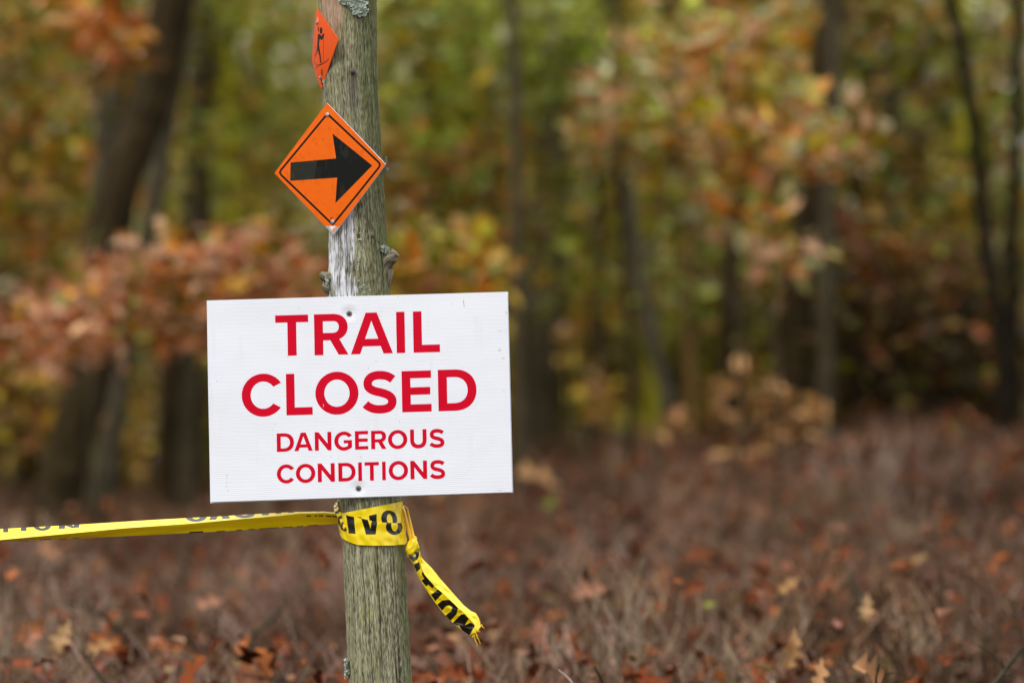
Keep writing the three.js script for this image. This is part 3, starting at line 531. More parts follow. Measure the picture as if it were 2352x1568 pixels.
        const ring = (rx, ry, from, to) => { for (let k = 0; k <= 60; k++) { const a = lerp(from, to, k / 60) * Math.PI / 180; c.lineTo(X(cx + Math.cos(a) * rx, 0.5 + Math.sin(a) * ry), Y(cx + Math.cos(a) * rx, 0.5 + Math.sin(a) * ry)); } };
        ring(orx, 0.502, a0, a1); ring(irx, 0.318, a1 + (ch === 'O' ? 0 : -3), a0 + (ch === 'O' ? 0 : 3)); c.closePath(); c.fill('evenodd');
        if (ch === 'G') { c.beginPath(); [[0.53, 0.455], [1, 0.455], [1, 0.83], [0.9, 0.91], [0.77, 0.75], [0.77, 0.62], [0.53, 0.62]].forEach(([a, b]) => c.lineTo(X(a, b), Y(a, b))); c.closePath(); c.fill(); }
      }
    }
    c.lineCap = 'round'; c.strokeStyle = 'rgba(60,60,62,.85)'; c.lineWidth = 2.2;
    c.beginPath(); c.moveTo(1863, 116); c.quadraticCurveTo(1864, 140, 1870, 165); c.stroke();
    c.fillStyle = 'rgba(60,58,55,.8)';
    for (const [x, y] of [[710, 178], [1250, 548], [1783, 147], [632, 518], [544, 987], [1414, 969], [88, 711], [935, 1218], [1145, 1219], [137, 687], [1405, 98], [1197, 598]]) { c.beginPath(); c.arc(x, y, 2.4, 0, 7); c.fill(); }
    c.fillStyle = 'rgba(140,120,70,.7)'; for (const [x, y] of [[209, 1392], [207, 1360], [219, 1450], [212, 1340], [205, 1420]]) { c.beginPath(); c.ellipse(x, y, 2, 5, 0.1, 0, 7); c.fill(); }
    c.strokeStyle = 'rgba(235,225,225,.9)'; c.lineWidth = 3; c.beginPath(); c.moveTo(880, 848); c.lineTo(885, 858); c.lineTo(879, 868); c.stroke();
  });
  const screws = [[1062, 212], [1127, 1434]].map(([x, y]) => uvOf(x, y)), RIBS = 52;
  const front = (u, v) => {
    const p = bilinear(Q, u, v), k = (v * RIBS) % 1, g = Math.min(k, 1 - k);
    p.z += 0.00016 * Math.cos(k * 6.2832) - 0.0004 * Math.exp(-Math.pow(g / 0.12, 2)) + 0.002 * N3(u * 2.4, v * 2) + 0.0003 * N3(u * 12, v * 9, 3);
    for (const [su, sv] of screws) { const d = Math.hypot((u - su) * 0.457, (v - sv) * 0.305); p.z -= 0.001 * Math.exp(-Math.pow(d / 0.006, 2)) + 0.001 * Math.exp(-Math.pow(d / 0.017, 2)) - 0.0005 * Math.exp(-Math.pow((d - 0.014) / 0.006, 2)); }
    return p;
  };
  const c0 = bilinear(Q, 0.5, 1), o = thing('trail_sign', 'white corrugated plastic sign with red lettering TRAIL CLOSED DANGEROUS CONDITIONS', 'sign', V(c0.x, c0.y, Z));
  const NU = 130, NV = RIBS * 9, back = (u, v) => { const p = front(u, v); p.z -= TH; return p; };
  part('panel', new MB().grid(NU, NV, front).done(), print_(0.5, print), o, 'printed front sheet of the sign');
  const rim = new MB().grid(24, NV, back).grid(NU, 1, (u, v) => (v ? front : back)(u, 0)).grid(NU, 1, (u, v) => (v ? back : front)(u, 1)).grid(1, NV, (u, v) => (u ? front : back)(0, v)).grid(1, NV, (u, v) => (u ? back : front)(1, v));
  part('rim', rim.done(), std(0.34, 0.35, 0.37, 0.6), o, 'open-fluted edges of the front sheet, greyed to draw a shadow line');  // edges coloured darker to draw the shadow line before the back sheet
  const bs = (dz) => (u, v) => { const p = bilinear(B, u, v); p.z += 0.002 * N3(u * 2.4, v * 2) - dz; return p; };
  part('back_sheet', new MB().grid(40, 40, bs(0)).grid(40, 40, bs(0.0026)).grid(40, 1, (u, v) => bs(v * 0.0026)(u, 0)).grid(40, 1, (u, v) => bs(v * 0.0026)(u, 1)).grid(1, 40, (u, v) => bs(u * 0.0026)(0, v)).grid(1, 40, (u, v) => bs(u * 0.0026)(1, v)).done(), std(0.74, 0.76, 0.8, 0.5), o);
  for (const [su, sv] of screws) {
    const p = front(su, sv), h = new THREE.LatheGeometry([[0, 0.0021], [0.002, 0.0019], [0.0033, 0.0013], [0.0041, 0.0003], [0.0041, -0.0006], [0.002, -0.001], [0.002, -0.02]].map((a) => new THREE.Vector2(...a)), 24);
    h.rotateX(Math.PI / 2); h.translate(p.x, p.y, p.z + 0.0012);
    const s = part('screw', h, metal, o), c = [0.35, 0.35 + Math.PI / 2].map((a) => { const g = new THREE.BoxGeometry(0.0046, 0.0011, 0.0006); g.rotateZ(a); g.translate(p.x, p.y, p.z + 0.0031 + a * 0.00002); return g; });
    part('recess_shade', mergeGeometries(c), recessShade, s);  // dark crossed bars on the head stand for shade in the driver slot
  }
  const water = new THREE.MeshPhysicalMaterial({ color: 0xffffff, roughness: 0.05, transmission: 1, thickness: 0.002, ior: 1.33 });
  for (const [x, y, R] of [[2164, 205, 7], [2118, 334, 7], [2116, 466, 9], [2142, 524, 8], [2142, 752, 7], [2113, 1450, 8], [2164, 338, 4]]) {
    const [u, v] = uvOf(x, y), p = front(u, v), g = new THREE.SphereGeometry(R / 1.8664 * 0.6125 / M, 14, 10); g.scale(0.85, 1.25, 0.5); g.translate(p.x, p.y, p.z);
    part('droplet', g, water, o);
  }
}

// ---------------------------------------------------------------- orange arrow marker, a square plate set on its corner
const orange = '#e2620a';
{
  const D = 0.0995, zc = 0.037, s = Math.sin(32 * Math.PI / 180) * D;
  const T = P(752, 236, zc - 0.002), Rr = P(886, 377, zc + s), Bt = P(767, 539, zc + 0.002), L = P(631, 397, zc - s), ctr = V().add(T).add(Rr).add(Bt).add(L).multiplyScalar(0.25);
  const ux = V().subVectors(Rr, L).multiplyScalar(0.5), uy = V().subVectors(T, Bt).multiplyScalar(0.5), nrm = V().crossVectors(ux, uy).normalize();
  const o = thing('arrow_marker', 'orange diamond trail marker with a black arrow pointing right', 'sign', Bt.clone());
  const at = (a, b, lift) => ctr.clone().addScaledVector(ux, a).addScaledVector(uy, b).addScaledVector(nrm, lift + 0.0015 * (a * a) - 0.001 * b * b);
  const S = 1024, tex = canvasTexture(S, S, (c) => {
    // laid out in cells where the corners lie at (700,1006-..)... : a = right, b = up in half diagonals
    const X = (a) => (a * 0.5 + 0.5) * S, Y = (b) => (0.5 - b * 0.5) * S;
    // cells of the drawing: left tip (182,388), right tip (1278,300), top (700,-300), bottom (757,992)
    const m = [(182 + 1278 + 700 + 757) / 4, (388 + 300 - 300 + 992) / 4], hx = [(1278 - 182) / 2, (300 - 388) / 2], hy = [(700 - 757) / 2, (-300 - 992) / 2], dt = hx[0] * hy[1] - hx[1] * hy[0];
    const to = ([x, y]) => { x -= m[0]; y -= m[1]; return [X((x * hy[1] - y * hy[0]) / dt), Y((y * hx[0] - x * hx[1]) / dt)]; };
    c.fillStyle = orange; c.fillRect(0, 0, S, S);
    const r = rng(71);
    for (let k = 0; k < 500; k++) { c.fillStyle = r() < 0.6 ? 'rgba(130,50,0,' + r() * 0.12 + ')' : 'rgba(255,160,60,' + r() * 0.07 + ')'; c.beginPath(); c.ellipse(r() * S, r() * S, 4 + r() * 40, 2 + r() * 24, r() * 3, 0, 7); c.fill(); }
    c.strokeStyle = '#17150f'; c.lineWidth = 17; c.lineJoin = 'round';
    c.beginPath(); for (const k of [[0, 0.815], [0.03, 0.79], [0.86, 0.04], [0.885, 0], [0.86, -0.04], [0.03, -0.8], [0, -0.82], [-0.03, -0.8], [-0.86, -0.04], [-0.885, 0], [-0.86, 0.04], [-0.03, 0.79]]) c.lineTo(X(k[0] * 1.02), Y(k[1] * 1.02)); c.closePath(); c.stroke();
    c.fillStyle = '#12120e'; c.beginPath();
    for (const k of [[342, 284], [793, 244], [757, 0], [1147, 313], [782, 680], [802, 431], [337, 465]]) c.lineTo(...to(k));
    c.closePath(); c.fill(); c.save(); c.clip();
    for (let k = 0; k < 90; k++) { c.fillStyle = 'rgba(88,94,74,' + r() * 0.22 + ')'; c.beginPath(); c.ellipse(r() * S, r() * S, 6 + r() * 26, 10 + r() * 60, 0.15, 0, 7); c.fill(); }
    for (let k = 0; k < 2600; k++) { const x = r() * S, y = r() * S; c.fillStyle = 'rgba(' + (90 + r() * 60) + ',' + (95 + r() * 50) + ',80,' + r() * 0.3 + ')'; c.fillRect(x, y, 1 + r() * 4, 1 + r() * 5); }
    c.fillStyle = 'rgba(80,84,70,.33)'; c.beginPath(); for (const k of [[342, 284], [605, 262], [575, 450], [337, 465]]) c.lineTo(...to(k)); c.fill();
    c.restore();
    // the bare tip where the orange film has come off
    c.fillStyle = '#a9a29a'; c.beginPath(); for (const k of [[640, 905], [700, 903], [740, 908], [770, 900], [800, 910], [840, 900], [800, 1100], [600, 1100]]) c.lineTo(...to(k)); c.fill();
    c.fillStyle = '#d8d9dc'; c.beginPath(); for (const k of [[715, 905], [780, 902], [775, 925], [740, 945]]) c.lineTo(...to(k)); c.fill();
    c.fillStyle = '#cf8a70'; c.beginPath(); for (const k of [[760, 925], [800, 908], [790, 935], [745, 970], [740, 955]]) c.lineTo(...to(k)); c.fill();
    const g = to([742, 832]); c.fillStyle = 'rgba(110,40,0,.5)'; c.beginPath(); c.ellipse(g[0], g[1] + 2, 14, 18, 0, 0, 7); c.fill();
  });
  const plate = (f, n = 22) => { const b = new MB(), s0 = []; for (let j = 0; j <= n; j++) for (let i = 0; i <= n; i++) { const p = i / n, q = j / n, a = p - q, bb = 1 - p - q; b.vert(f(a, bb), a * 0.5 + 0.5, bb * 0.5 + 0.5); } for (let j = 0; j < n; j++) for (let i = 0; i < n; i++) { const a = j * (n + 1) + i; b.quad(a, a + n + 1, a + n + 2, a + 1); } return b; };
  part('panel', plate((a, b) => at(a, b, 0.0007)).done(), print_(0.5, tex), o);
  const rim = plate((a, b) => at(a, b, -0.0009)); const cs = [[0, 1], [1, 0], [0, -1], [-1, 0]];
  cs.forEach((p, k) => { const q = cs[(k + 1) % 4]; rim.grid(22, 1, (u, v) => at(lerp(p[0], q[0], u), lerp(p[1], q[1], u), v ? -0.0009 : 0.0007)); });
  part('rim', rim.done(), std(0.78, 0.78, 0.78, 0.5), o, 'white edge and back of the plate');
  for (const [px, py] of [[753, 263], [762.5, 508]]) {
    const b = py < 400 ? 0.82 : -0.8, a = 0.002, p = at(a, b, 0.0012), h = new THREE.LatheGeometry([[0, 0.0014], [0.0022, 0.0011], [0.0034, 0.0004], [0.0036, -0.0003], [0.0014, -0.0006], [0.0014, -0.03]].map((k) => new THREE.Vector2(...k)), 18);
    h.rotateX(Math.PI / 2); h.applyQuaternion(new THREE.Quaternion().setFromUnitVectors(V(0, 0, 1), nrm)); h.translate(p.x, p.y, p.z);
    part('nail', h, std(0.36, 0.35, 0.33, 0.5, { metalness: 0.6 }), o);
  }
}

// ---------------------------------------------------------------- curled orange skier marker on the left flank of the post
{
  const kx = 0.23437, map = (a, b) => {                           // a: far edge -1 .. near edge 1, b: bottom -1 .. top 1
    let x = 733 - 5 * b, y = 111 - 94 * b; const bow = 3.5 * (1 - b * b);
    if (a > 0) { x += 48 * a - bow * a; y -= 22 * a; } else { x += 17 * a; y -= 27 * a; }
    x -= 3 * (1 - b * b) * (1 - Math.abs(a));
    return P(x, y, 0.012 + 0.046 * a - 0.010 * Math.max(0, -a) + 0.006 * (1 - b * b));
  };
  const o = thing('skier_marker', 'curled orange diamond marker with a black skier symbol above the arrow marker', 'sign', map(0, -1));
  const S = 1024, tex = canvasTexture(S, S, (c) => {
    const to = (x, y) => { x = 588 + x * kx; y *= kx; let a = (x - 733) / 48, b = 0; for (let k = 0; k < 12; k++) { b = (111 - y - (a > 0 ? 22 : 27) * a) / 94; const e = x - (733 - 5 * b) + 3 * (1 - b * b) * (1 - Math.abs(a)); a = e > 0 ? e / (48 - 3.5 * (1 - b * b)) : e / 17; } return [(a * 0.5 + 0.5) * S, (0.5 - b * 0.5) * S]; };
    c.fillStyle = '#db500b'; c.fillRect(0, 0, S, S);
    const r = rng(81); for (let k = 0; k < 300; k++) { c.fillStyle = r() < 0.5 ? 'rgba(140,50,0,' + r() * 0.07 + ')' : 'rgba(255,140,70,' + r() * 0.08 + ')'; c.beginPath(); c.ellipse(r() * S, r() * S, 4 + r() * 30, 2 + r() * 22, 0, 0, 7); c.fill(); }
    const poly = (...k) => { c.beginPath(); for (const p of k) c.lineTo(...to(...p)); c.closePath(); c.fill(); }, line = (w, ...k) => { c.lineWidth = w; c.beginPath(); for (const p of k) c.lineTo(...to(...p)); c.stroke(); };
    c.fillStyle = c.strokeStyle = '#1b1a12'; c.lineCap = 'round'; c.lineJoin = 'round';
    const ell = (x, y, rx, ry) => poly(...Array.from({ length: 24 }, (_, i) => [x + Math.cos(i / 24 * 6.283) * rx, y + Math.sin(i / 24 * 6.283) * ry]));
    ell(638, 300, 14, 34);
    poly([606, 335], [622, 332], [645, 352], [655, 330], [668, 325], [670, 345], [652, 390], [636, 388], [626, 380], [622, 400], [618, 430], [624, 480], [634, 540], [640, 600], [648, 612], [634, 625], [630, 605], [620, 540], [608, 495], [596, 530], [578, 562], [574, 556], [592, 510], [598, 460], [604, 400]);
    line(9, [664, 340], [662, 450], [664, 600]); line(12, [582, 670], [640, 632], [690, 600], [712, 577]); line(9, [570, 560], [568, 590], [580, 620], [600, 638], [612, 640]);
    line(7, [596, 450], [584, 520]);
    ell(612, 285, 5, 26); c.fillStyle = '#6d3b24'; ell(647, 708, 10, 34); c.fillStyle = '#1b1410'; ell(650, 800, 9, 30); c.fillStyle = '#b9aea4'; ell(656, 795, 5, 20); ell(604, 195, 5, 30);
  });
  const sheet = (lift) => { const n = 24, b = new MB(); for (let j = 0; j <= n; j++) for (let i = 0; i <= n; i++) { const p = i / n, q = j / n, a = p - q, bb = 1 - p - q, v = map(a, bb); v.x += lift * 0.6; v.z -= lift * 0.8; b.vert(v, a * 0.5 + 0.5, bb * 0.5 + 0.5); } for (let j = 0; j < n; j++) for (let i = 0; i < n; i++) { const a = j * (n + 1) + i; b.quad(a, a + n + 1, a + n + 2, a + 1); } return b; };
  part('panel', sheet(0).done(), print_(0.5, tex), o);
  const back = sheet(0.0009), cs = [[0, 1], [1, 0], [0, -1], [-1, 0]];
  cs.forEach((p, k) => { const q = cs[(k + 1) % 4]; back.grid(24, 1, (u, v) => { const w = map(lerp(p[0], q[0], u), lerp(p[1], q[1], u)); w.x += v * 0.00054; w.z -= v * 0.00072; return w; }); });
  part('rim', back.done(), std(0.8, 0.22, 0.05, 0.5), o, 'orange edge and back of the plate');
  for (const b of [0.62, -0.72]) {
    const p = map(0.02, b), g = new THREE.SphereGeometry(0.0028, 12, 8); g.scale(0.6, 1, 0.8); g.translate(p.x - 0.0006, p.y, p.z + 0.0004);
    part('nail', g, std(0.3, 0.27, 0.24, 0.5, { metalness: 0.5 }), o);
  }
}

// ---------------------------------------------------------------- yellow caution tape: stretched strip, wrap, knot and loose tail
{
  const yellow = '#fbdc04', ink = '#15120c', tx = (x) => 735 + x * 0.2969, ty = (y) => 1102.5 + y * 0.2969;      // drawing cells of the wrap and tail
  const o = thing('caution_tape', 'yellow caution tape wrapped round the post with a stretched strip and a torn tail', 'tape', P(tx(401), ty(485), 0.05));
  const film = (map, more = {}) => new THREE.MeshPhysicalMaterial({ color: 0xffffff, map, roughness: 0.3, side: THREE.DoubleSide, transmission: 0.12, thickness: 0, clearcoat: 0.25, clearcoatRoughness: 0.25, ...more });
  const plain = film(null, { color: new THREE.Color(yellow) });

  // the strip: an upper fold and a lower fold that meet along a crease (rows: x, top, crease, bottom in cells of the strip)
  const sx = (x) => x * 0.3385, sy = (y) => 1102.5 + y * 0.3385;
  const STRIP = [[-7000, 800, 905, 940], [-2000, 470, 560, 580], [0, 328, 402, 415], [540, 297, 352, 392], [850, 277, 322, 376], [1280, 252, 292, 355], [1500, 240, 273, 344], [1800, 222, 246, 326], [2050, 209, 222, 310], [2200, 208, 219, 298], [2300, 214, 228, 290]];
  const X0 = -7000, X1 = 2310, zAt = (x) => 0.004 - 0.012 * (2300 - x) / 2300;
  const strip = (lo, hi, z0, z1) => (u, v) => { const x = lerp(X0, X1, u), t = table(STRIP, x), y = lerp(t[lo], t[hi], v), w = 0.8 * N3(x * 0.0035, v * 1.5, lo * 4); return P(sx(x), sy(y + w), zAt(x) + lerp(z0, z1, v) + 0.0012 * N3(x * 0.004, v * 2, 7)); };
  const W = 2048, H = 128, onStrip = (lo, hi) => (c) => ([x, y]) => { const t = table(STRIP, x); return [((x - X0) / (X1 - X0)) * W, (y - t[lo]) / (t[hi] - t[lo]) * H]; };
  // finer texture for the part in view: the strip is cut at x = -300 into an outer and an inner piece
  const CUT = -300, inner = (f) => (u, v) => f((lerp(CUT, X1, u) - X0) / (X1 - X0), v), outer = (f) => (u, v) => f((lerp(X0, CUT, u) - X0) / (X1 - X0), v);
  const letters = (lo, hi, draw) => canvasTexture(W, H, (c) => {
    const to = ([x, y]) => { const t = table(STRIP, x); return [(x - CUT) / (X1 - CUT) * W, (y - t[lo]) / (t[hi] - t[lo]) * H]; };
    c.fillStyle = yellow; c.fillRect(0, 0, W, H); c.fillStyle = c.strokeStyle = ink;
    draw(c, (...k) => { c.beginPath(); k.forEach((p) => c.lineTo(...to(p))); c.closePath(); c.fill(); }, to);
  });
  const upTex = letters(0, 1, (c, poly) => {
    const top = (x) => table(STRIP, x)[0] - 4, bar = (x0, x1, h0, h1 = h0, lean = 0) => poly([x0 + lean, top(x0)], [x1 + lean, top(x1)], [x1, top(x1) + h1], [x0, top(x0) + h0]);
    const bowl = (x0, x1, h, th) => { const k = []; for (let i = 0; i <= 16; i++) { const a = Math.PI * (1 - i / 16); k.push([(x0 + x1) / 2 + Math.cos(a) * (x1 - x0) / 2, top((x0 + x1) / 2) + Math.sin(a) * h]); } for (let i = 16; i >= 0; i--) { const a = Math.PI * (1 - i / 16); k.push([(x0 + x1) / 2 + Math.cos(a) * ((x1 - x0) / 2 - th), top((x0 + x1) / 2) + Math.sin(a) * Math.max(0, h - 17)]); } poly(...k); };
    bar(-210, -170, 30); bar(-150, -110, 30); bowl(-90, 0, 30, 32); bar(22, 56, 28); bar(142, 180, 26); bowl(228, 345, 32, 34); bar(397, 440, 26, 26, 4); poly([430, top(430)], [480, top(480)], [520, top(520) + 24], [490, top(490) + 25]); bar(500, 537, 24, 24, 2);
    bowl(1258, 1402, 33, 46); bar(1418, 1466, 26, 26, 14); bar(1512, 1562, 24, 24, -14); bowl(1588, 1728, 26, 44); bar(1778, 1824, 16); bar(1872, 1908, 12); bar(1955, 1995, 9); bar(2030, 2120, 6); bar(2140, 2180, 7); bar(2200, 2280, 6);
  });
  const loTex = letters(1, 2, (c, poly) => {
    const bot = (x) => table(STRIP, x)[2] + 4, dash = (x0, x1, h = 8) => poly([x0, bot(x0)], [x1, bot(x1)], [x1 - 4, bot(x1) - h], [x0 + 4, bot(x0) - h]);
    for (const k of [[120, 195, 7], [268, 350, 9], [400, 455, 8], [488, 540, 8], [1282, 1382, 12], [1465, 1530], [1598, 1646], [1682, 1732], [1760, 1892], [1915, 1990], [2010, 2060], [2085, 2160]]) dash(...k);
    const cr = (x) => table(STRIP, x)[1]; for (const [a, b] of [[2080, 2110], [2135, 2150], [2160, 2195], [2210, 2250], [2255, 2290]]) poly([a, cr(a) + 14], [b, cr(b) + 14], [b, cr(b) + 22], [a, cr(a) + 22]);
  });
  const f1 = strip(0, 1, -0.012, 0.006), f2 = strip(1, 2, 0.006, -0.006);
  const st = part('strip', new MB().grid(220, 8, inner(f1)).done(), film(upTex), o, 'stretched upper fold of the tape with half-hidden lettering');
  part('lower_fold', new MB().grid(220, 8, inner(f2)).done(), film(loTex), st);
  part('strip', new MB().grid(120, 6, outer(f1)).grid(120, 6, outer(f2)).done(), plain, o);

  // the wrap round the post: two overlapping turns
  const XC = 401, RC = 239;
  const A = { top: [[-240, 235], [-196, 247], [224, 162], [240, 160]], bot: [[-240, 400], [240, 430]] }, B = { top: [[-240, 215], [-236, 232], [-200, 250], [-141, 268], [-61, 285], [59, 315], [159, 322], [240, 325]], bot: [[-240, 390], [-232, 420], [-221, 434], [-190, 456], [-161, 470], [-101, 488], [0, 493], [160, 493], [225, 489], [240, 480]] };
  const turn = (L, lift) => (u, v) => {
    const th = (u - 0.5) * 2 * Math.PI, s = Math.sin(th) * RC, f = Math.cos(th);
    let t = table(L.top, s)[0], b = table(L.bot, s)[0];
    if (f < 0) { t = lerp(t, 210, Math.min(1, -f * 1.5)); b = lerp(b, 440, Math.min(1, -f * 1.5)); }
    const y = lerp(t, b, v), py = ty(y), e = edge(py), c = P(e.x, py, 0), wr = 0.0016 * N3(th * 5, v * 3, lift * 900) + 0.0011 * N3(th * 20, v * 5, 3) * smooth(0.7, 1.4, Math.abs(th));
    const R = e.r / M + lift + wr + 0.001 * Math.pow(v - 0.5, 2);
    return V(c.x + Math.sin(th) * R, c.y, Math.cos(th) * R);
  };
  const turnTex = (L, draw) => canvasTexture(2048, 256, (c) => {
    const to = ([x, y]) => { const s = clamp((x - XC) / RC, -0.999, 0.999), th = Math.asin(s), t = table(L.top, s * RC)[0], b = table(L.bot, s * RC)[0]; return [(th / (2 * Math.PI) + 0.5) * 2048, (y - t) / (b - t) * 256]; };
    c.fillStyle = yellow; c.fillRect(0, 0, 2048, 256);
    const poly = (...k) => { c.beginPath(); k.forEach((p) => c.lineTo(...to(p))); c.closePath(); c.fill(); }, ell = (x, y, rx, ry) => poly(...Array.from({ length: 36 }, (_, i) => [x + Math.cos(i / 36 * 6.283) * rx, y + Math.sin(i / 36 * 6.283) * ry]));
    c.fillStyle = ink; draw(c, poly, ell);
  });
  const texA = turnTex(A, (c, poly, ell) => {
    poly([296, 278], [338, 276], [352, 330], [310, 330]); poly([398, 265], [455, 252], [450, 330], [402, 330]); ell(542, 288, 57, 63); c.fillStyle = yellow; ell(546, 296, 20, 43);
  });
  const texB = turnTex(B, (c, poly, ell) => {
    poly([150, 262], [190, 250], [197, 300], [209, 389], [186, 372], [165, 330]); poly([232, 262], [288, 275], [291, 404], [241, 402]);
    poly([343, 284], [388, 294], [402, 366], [416, 300], [454, 311], [435, 408], [367, 408]);
    ell(567, 352, 57, 61); c.fillStyle = yellow; ell(570, 345, 22, 41);
    c.strokeStyle = 'rgba(255,240,150,.9)'; 
  });
  const w1 = part('wrap', new MB().grid(160, 14, turn(A, 0.0016)).done(), film(texA), o, 'inner turn of tape round the post with upside-down lettering');
  part('wrap', new MB().grid(160, 14, turn(B, 0.0034)).done(), film(texB), o, 'outer turn of tape round the post with upside-down lettering');

  // where the strip bunches up against the left flank of the post
  const bunchTex = canvasTexture(128, 512, (c) => { c.fillStyle = yellow; c.fillRect(0, 0, 128, 512); c.fillStyle = ink; for (let k = 0; k < 8; k++) { c.beginPath(); c.moveTo(0, 40 + k * 62); c.lineTo(128, 20 + k * 62); c.lineTo(128, 44 + k * 62); c.lineTo(0, 70 + k * 62); c.fill(); } });
  const bp = [[168, 150, -0.02], [147, 168, -0.005], [134, 195, 0.006], [136, 232, 0.016], [150, 268, 0.022], [172, 310, 0.026], [190, 350, 0.03], [205, 385, 0.034]], bc = new THREE.CatmullRomCurve3(bp.map(([x, y, z]) => P(tx(x), ty(y), z))).getPoints(40);
  part('bunch', new MB().tube(bc, (t, a) => 0.0036 * (0.55 + 0.6 * Math.sin(Math.PI * clamp(t * 0.9 + 0.1))) * (1 + 0.35 * Math.sin(a * 4 + t * 7)), 24, 12).done(), film(bunchTex), o, 'twisted bunch of tape at the left side of the post');

  // strap down to the knot
  const amber = film(null, { color: new THREE.Color('#f6c404') });
  const strap = (l, r, z0, z1) => (u, v) => { const a = table(l, v), b = table(r, v), x = lerp(a[0], b[0], u), y = lerp(a[1], b[1], u); return P(tx(x), ty(y), lerp(z0, z1, v) + 0.004 * Math.sin(u * 3.1) + 0.001 * N3(u * 3, v * 6)); };
  const sm = new MB().grid(10, 30, strap([[0, 600, 190], [0.3, 645, 255], [1, 692, 462]], [[0, 640, 182], [0.3, 664, 240], [1, 718, 455]], 0.0, 0.012));
  sm.grid(10, 30, strap([[0, 625, 180], [0.2, 672, 214], [1, 712, 458]], [[0, 640, 184], [0.2, 680, 210], [0.5, 705, 310], [1, 737, 440]], 0.004, 0.014));
  part('strap', sm.done(), amber, o);
  const kb = new MB().grid(36, 24, (u, v) => {
    const a = u * 2 * Math.PI, b = (v - 0.5) * Math.PI, x = Math.cos(b) * Math.cos(a), z = Math.cos(b) * Math.sin(a), y = Math.sin(b), w = 1 + 0.16 * N3(x * 2, y * 2, z * 2) + 0.1 * Math.sin(a * 3 + y * 4) + 0.08 * Math.abs(N3(x * 5, y * 5, z * 5));
    const sk = 1 + 0.16 * y, X = 714 + (x * 48 * sk - y * 6) * w, Y = 512 + (y * 72 + x * -14) * w; return P(tx(X), ty(Y), 0.014 + z * 0.0075 * w);
  });
  part('knot', kb.done(), plain, o);

  // loose tail: a lettered fold and a plain fold
  const LE = [[0, 668, 548], [0.06, 694, 596], [0.12, 722, 645], [0.25, 762, 742], [0.38, 822, 842], [0.52, 892, 944], [0.66, 962, 1032], [0.8, 1042, 1112], [0.92, 1118, 1168], [1, 1160, 1198]];
  const CR = [[0, 772, 545], [0.06, 771, 585], [0.12, 778, 640], [0.25, 806, 722], [0.38, 886, 815], [0.52, 948, 868], [0.66, 1066, 978], [0.8, 1130, 1034], [0.92, 1196, 1110], [1, 1212, 1170]];
  const RE = [[0, 776, 548], [0.06, 782, 588], [0.12, 802, 612], [0.25, 866, 676], [0.38, 934, 762], [0.52, 1032, 872], [0.66, 1112, 962], [0.8, 1166, 1006], [0.88, 1206, 1024], [0.94, 1230, 1062], [1, 1248, 1122]];
  const tail = (l, r, za, zb) => (u, v) => { const a = table(l, v), b = table(r, v); let x = lerp(a[0], b[0], u), y = lerp(a[1], b[1], u); if (v > 0.985) { x += 9 * N3(u * 9, 1); y += 12 * N3(u * 8, 5); } return P(tx(x), ty(y), 0.018 + 0.012 * v + lerp(za, zb, u) * Math.sin(Math.min(1, v * 4) * 1.57) + 0.0028 * N3(u * 2 + za * 99, v * 9) + 0.0012 * N3(u * 5, v * 26, 2)); };
  const TW = 256, TH = 1024, tailTex = canvasTexture(TW, TH, (c) => {
    const pts = []; for (let j = 0; j <= 200; j++) for (let i = 0; i <= 40; i++) { const a = table(LE, j / 200), b = table(CR, j / 200), u = i / 40; pts.push([lerp(a[0], b[0], u), lerp(a[1], b[1], u), u * TW, j / 200 * TH]); }
    const to = ([x, y]) => { let best = null, d = 1e9; for (const p of pts) { const q = (p[0] - x) ** 2 + (p[1] - y) ** 2; if (q < d) { d = q; best = p; } } return [best[2], best[3]]; };
    const poly = (...k) => { c.beginPath(); k.forEach((p) => c.lineTo(...to(p))); c.closePath(); c.fill(); };
    c.fillStyle = yellow; c.fillRect(0, 0, TW, TH); c.fillStyle = ink;
    poly([680, 572], [705, 540], [740, 530], [770, 545], [766, 585], [750, 612], [722, 628], [700, 604]);
    poly([726, 650], [768, 628], [779, 682], [740, 706]);
    poly([785, 712], [800, 706], [888, 806], [870, 832], [838, 800], [822, 816], [784, 772], [806, 758]);
    poly([858, 880], [920, 834], [949, 866], [892, 930]);
    poly([908, 956], [950, 924], [1000, 920], [1050, 948], [1068, 990], [1058, 1030], [1004, 1086], [968, 1044], [1014, 1008], [1024, 975], [1000, 962], [972, 972], [944, 1004]);
    poly([1028, 1098], [1090, 1034], [1112, 1030], [1150, 1066], [1120, 1120], [1166, 1096], [1198, 1122], [1158, 1198], [1120, 1170], [1080, 1150], [1066, 1126]);
    c.fillStyle = yellow; poly([1060, 1120], [1076, 1118], [1096, 1150], [1074, 1146]); c.fillStyle = '#d8c46a'; poly([726, 560], [742, 566], [738, 590], [722, 590]);
  });
  const tl = part('tail', new MB().grid(14, 90, tail(LE, CR, -0.004, 0.006)).done(), film(tailTex), o, 'lettered fold of the loose torn tape end');
  part('plain_fold', new MB().grid(14, 90, tail(CR, RE, 0.006, -0.006)).done(), plain, tl);
  const r = rng(91), fr = new MB();
  for (const [x, y, n, dx, dy] of [[1190, 1195, 7, 4, 13], [1205, 1180, 6, 6, 15], [1218, 1150, 4, 5, 5], [1246, 1118, 4, 7, 6], [1212, 1160, 3, 8, 4], [1180, 1200, 3, 2, 6]]) {
    const k = []; for (let i = 0; i <= n; i++) k.push(P(tx(x + dx * i + (r() - 0.5) * 7), ty(y + dy * i * 0.95 + (r() - 0.5) * 7), 0.028 + (r() - 0.5) * 0.003));
    fr.tube(k, (t) => 0.0011 * (1.15 - t), 5);
  }
  part('fringe', fr.done(), plain, tl);
}

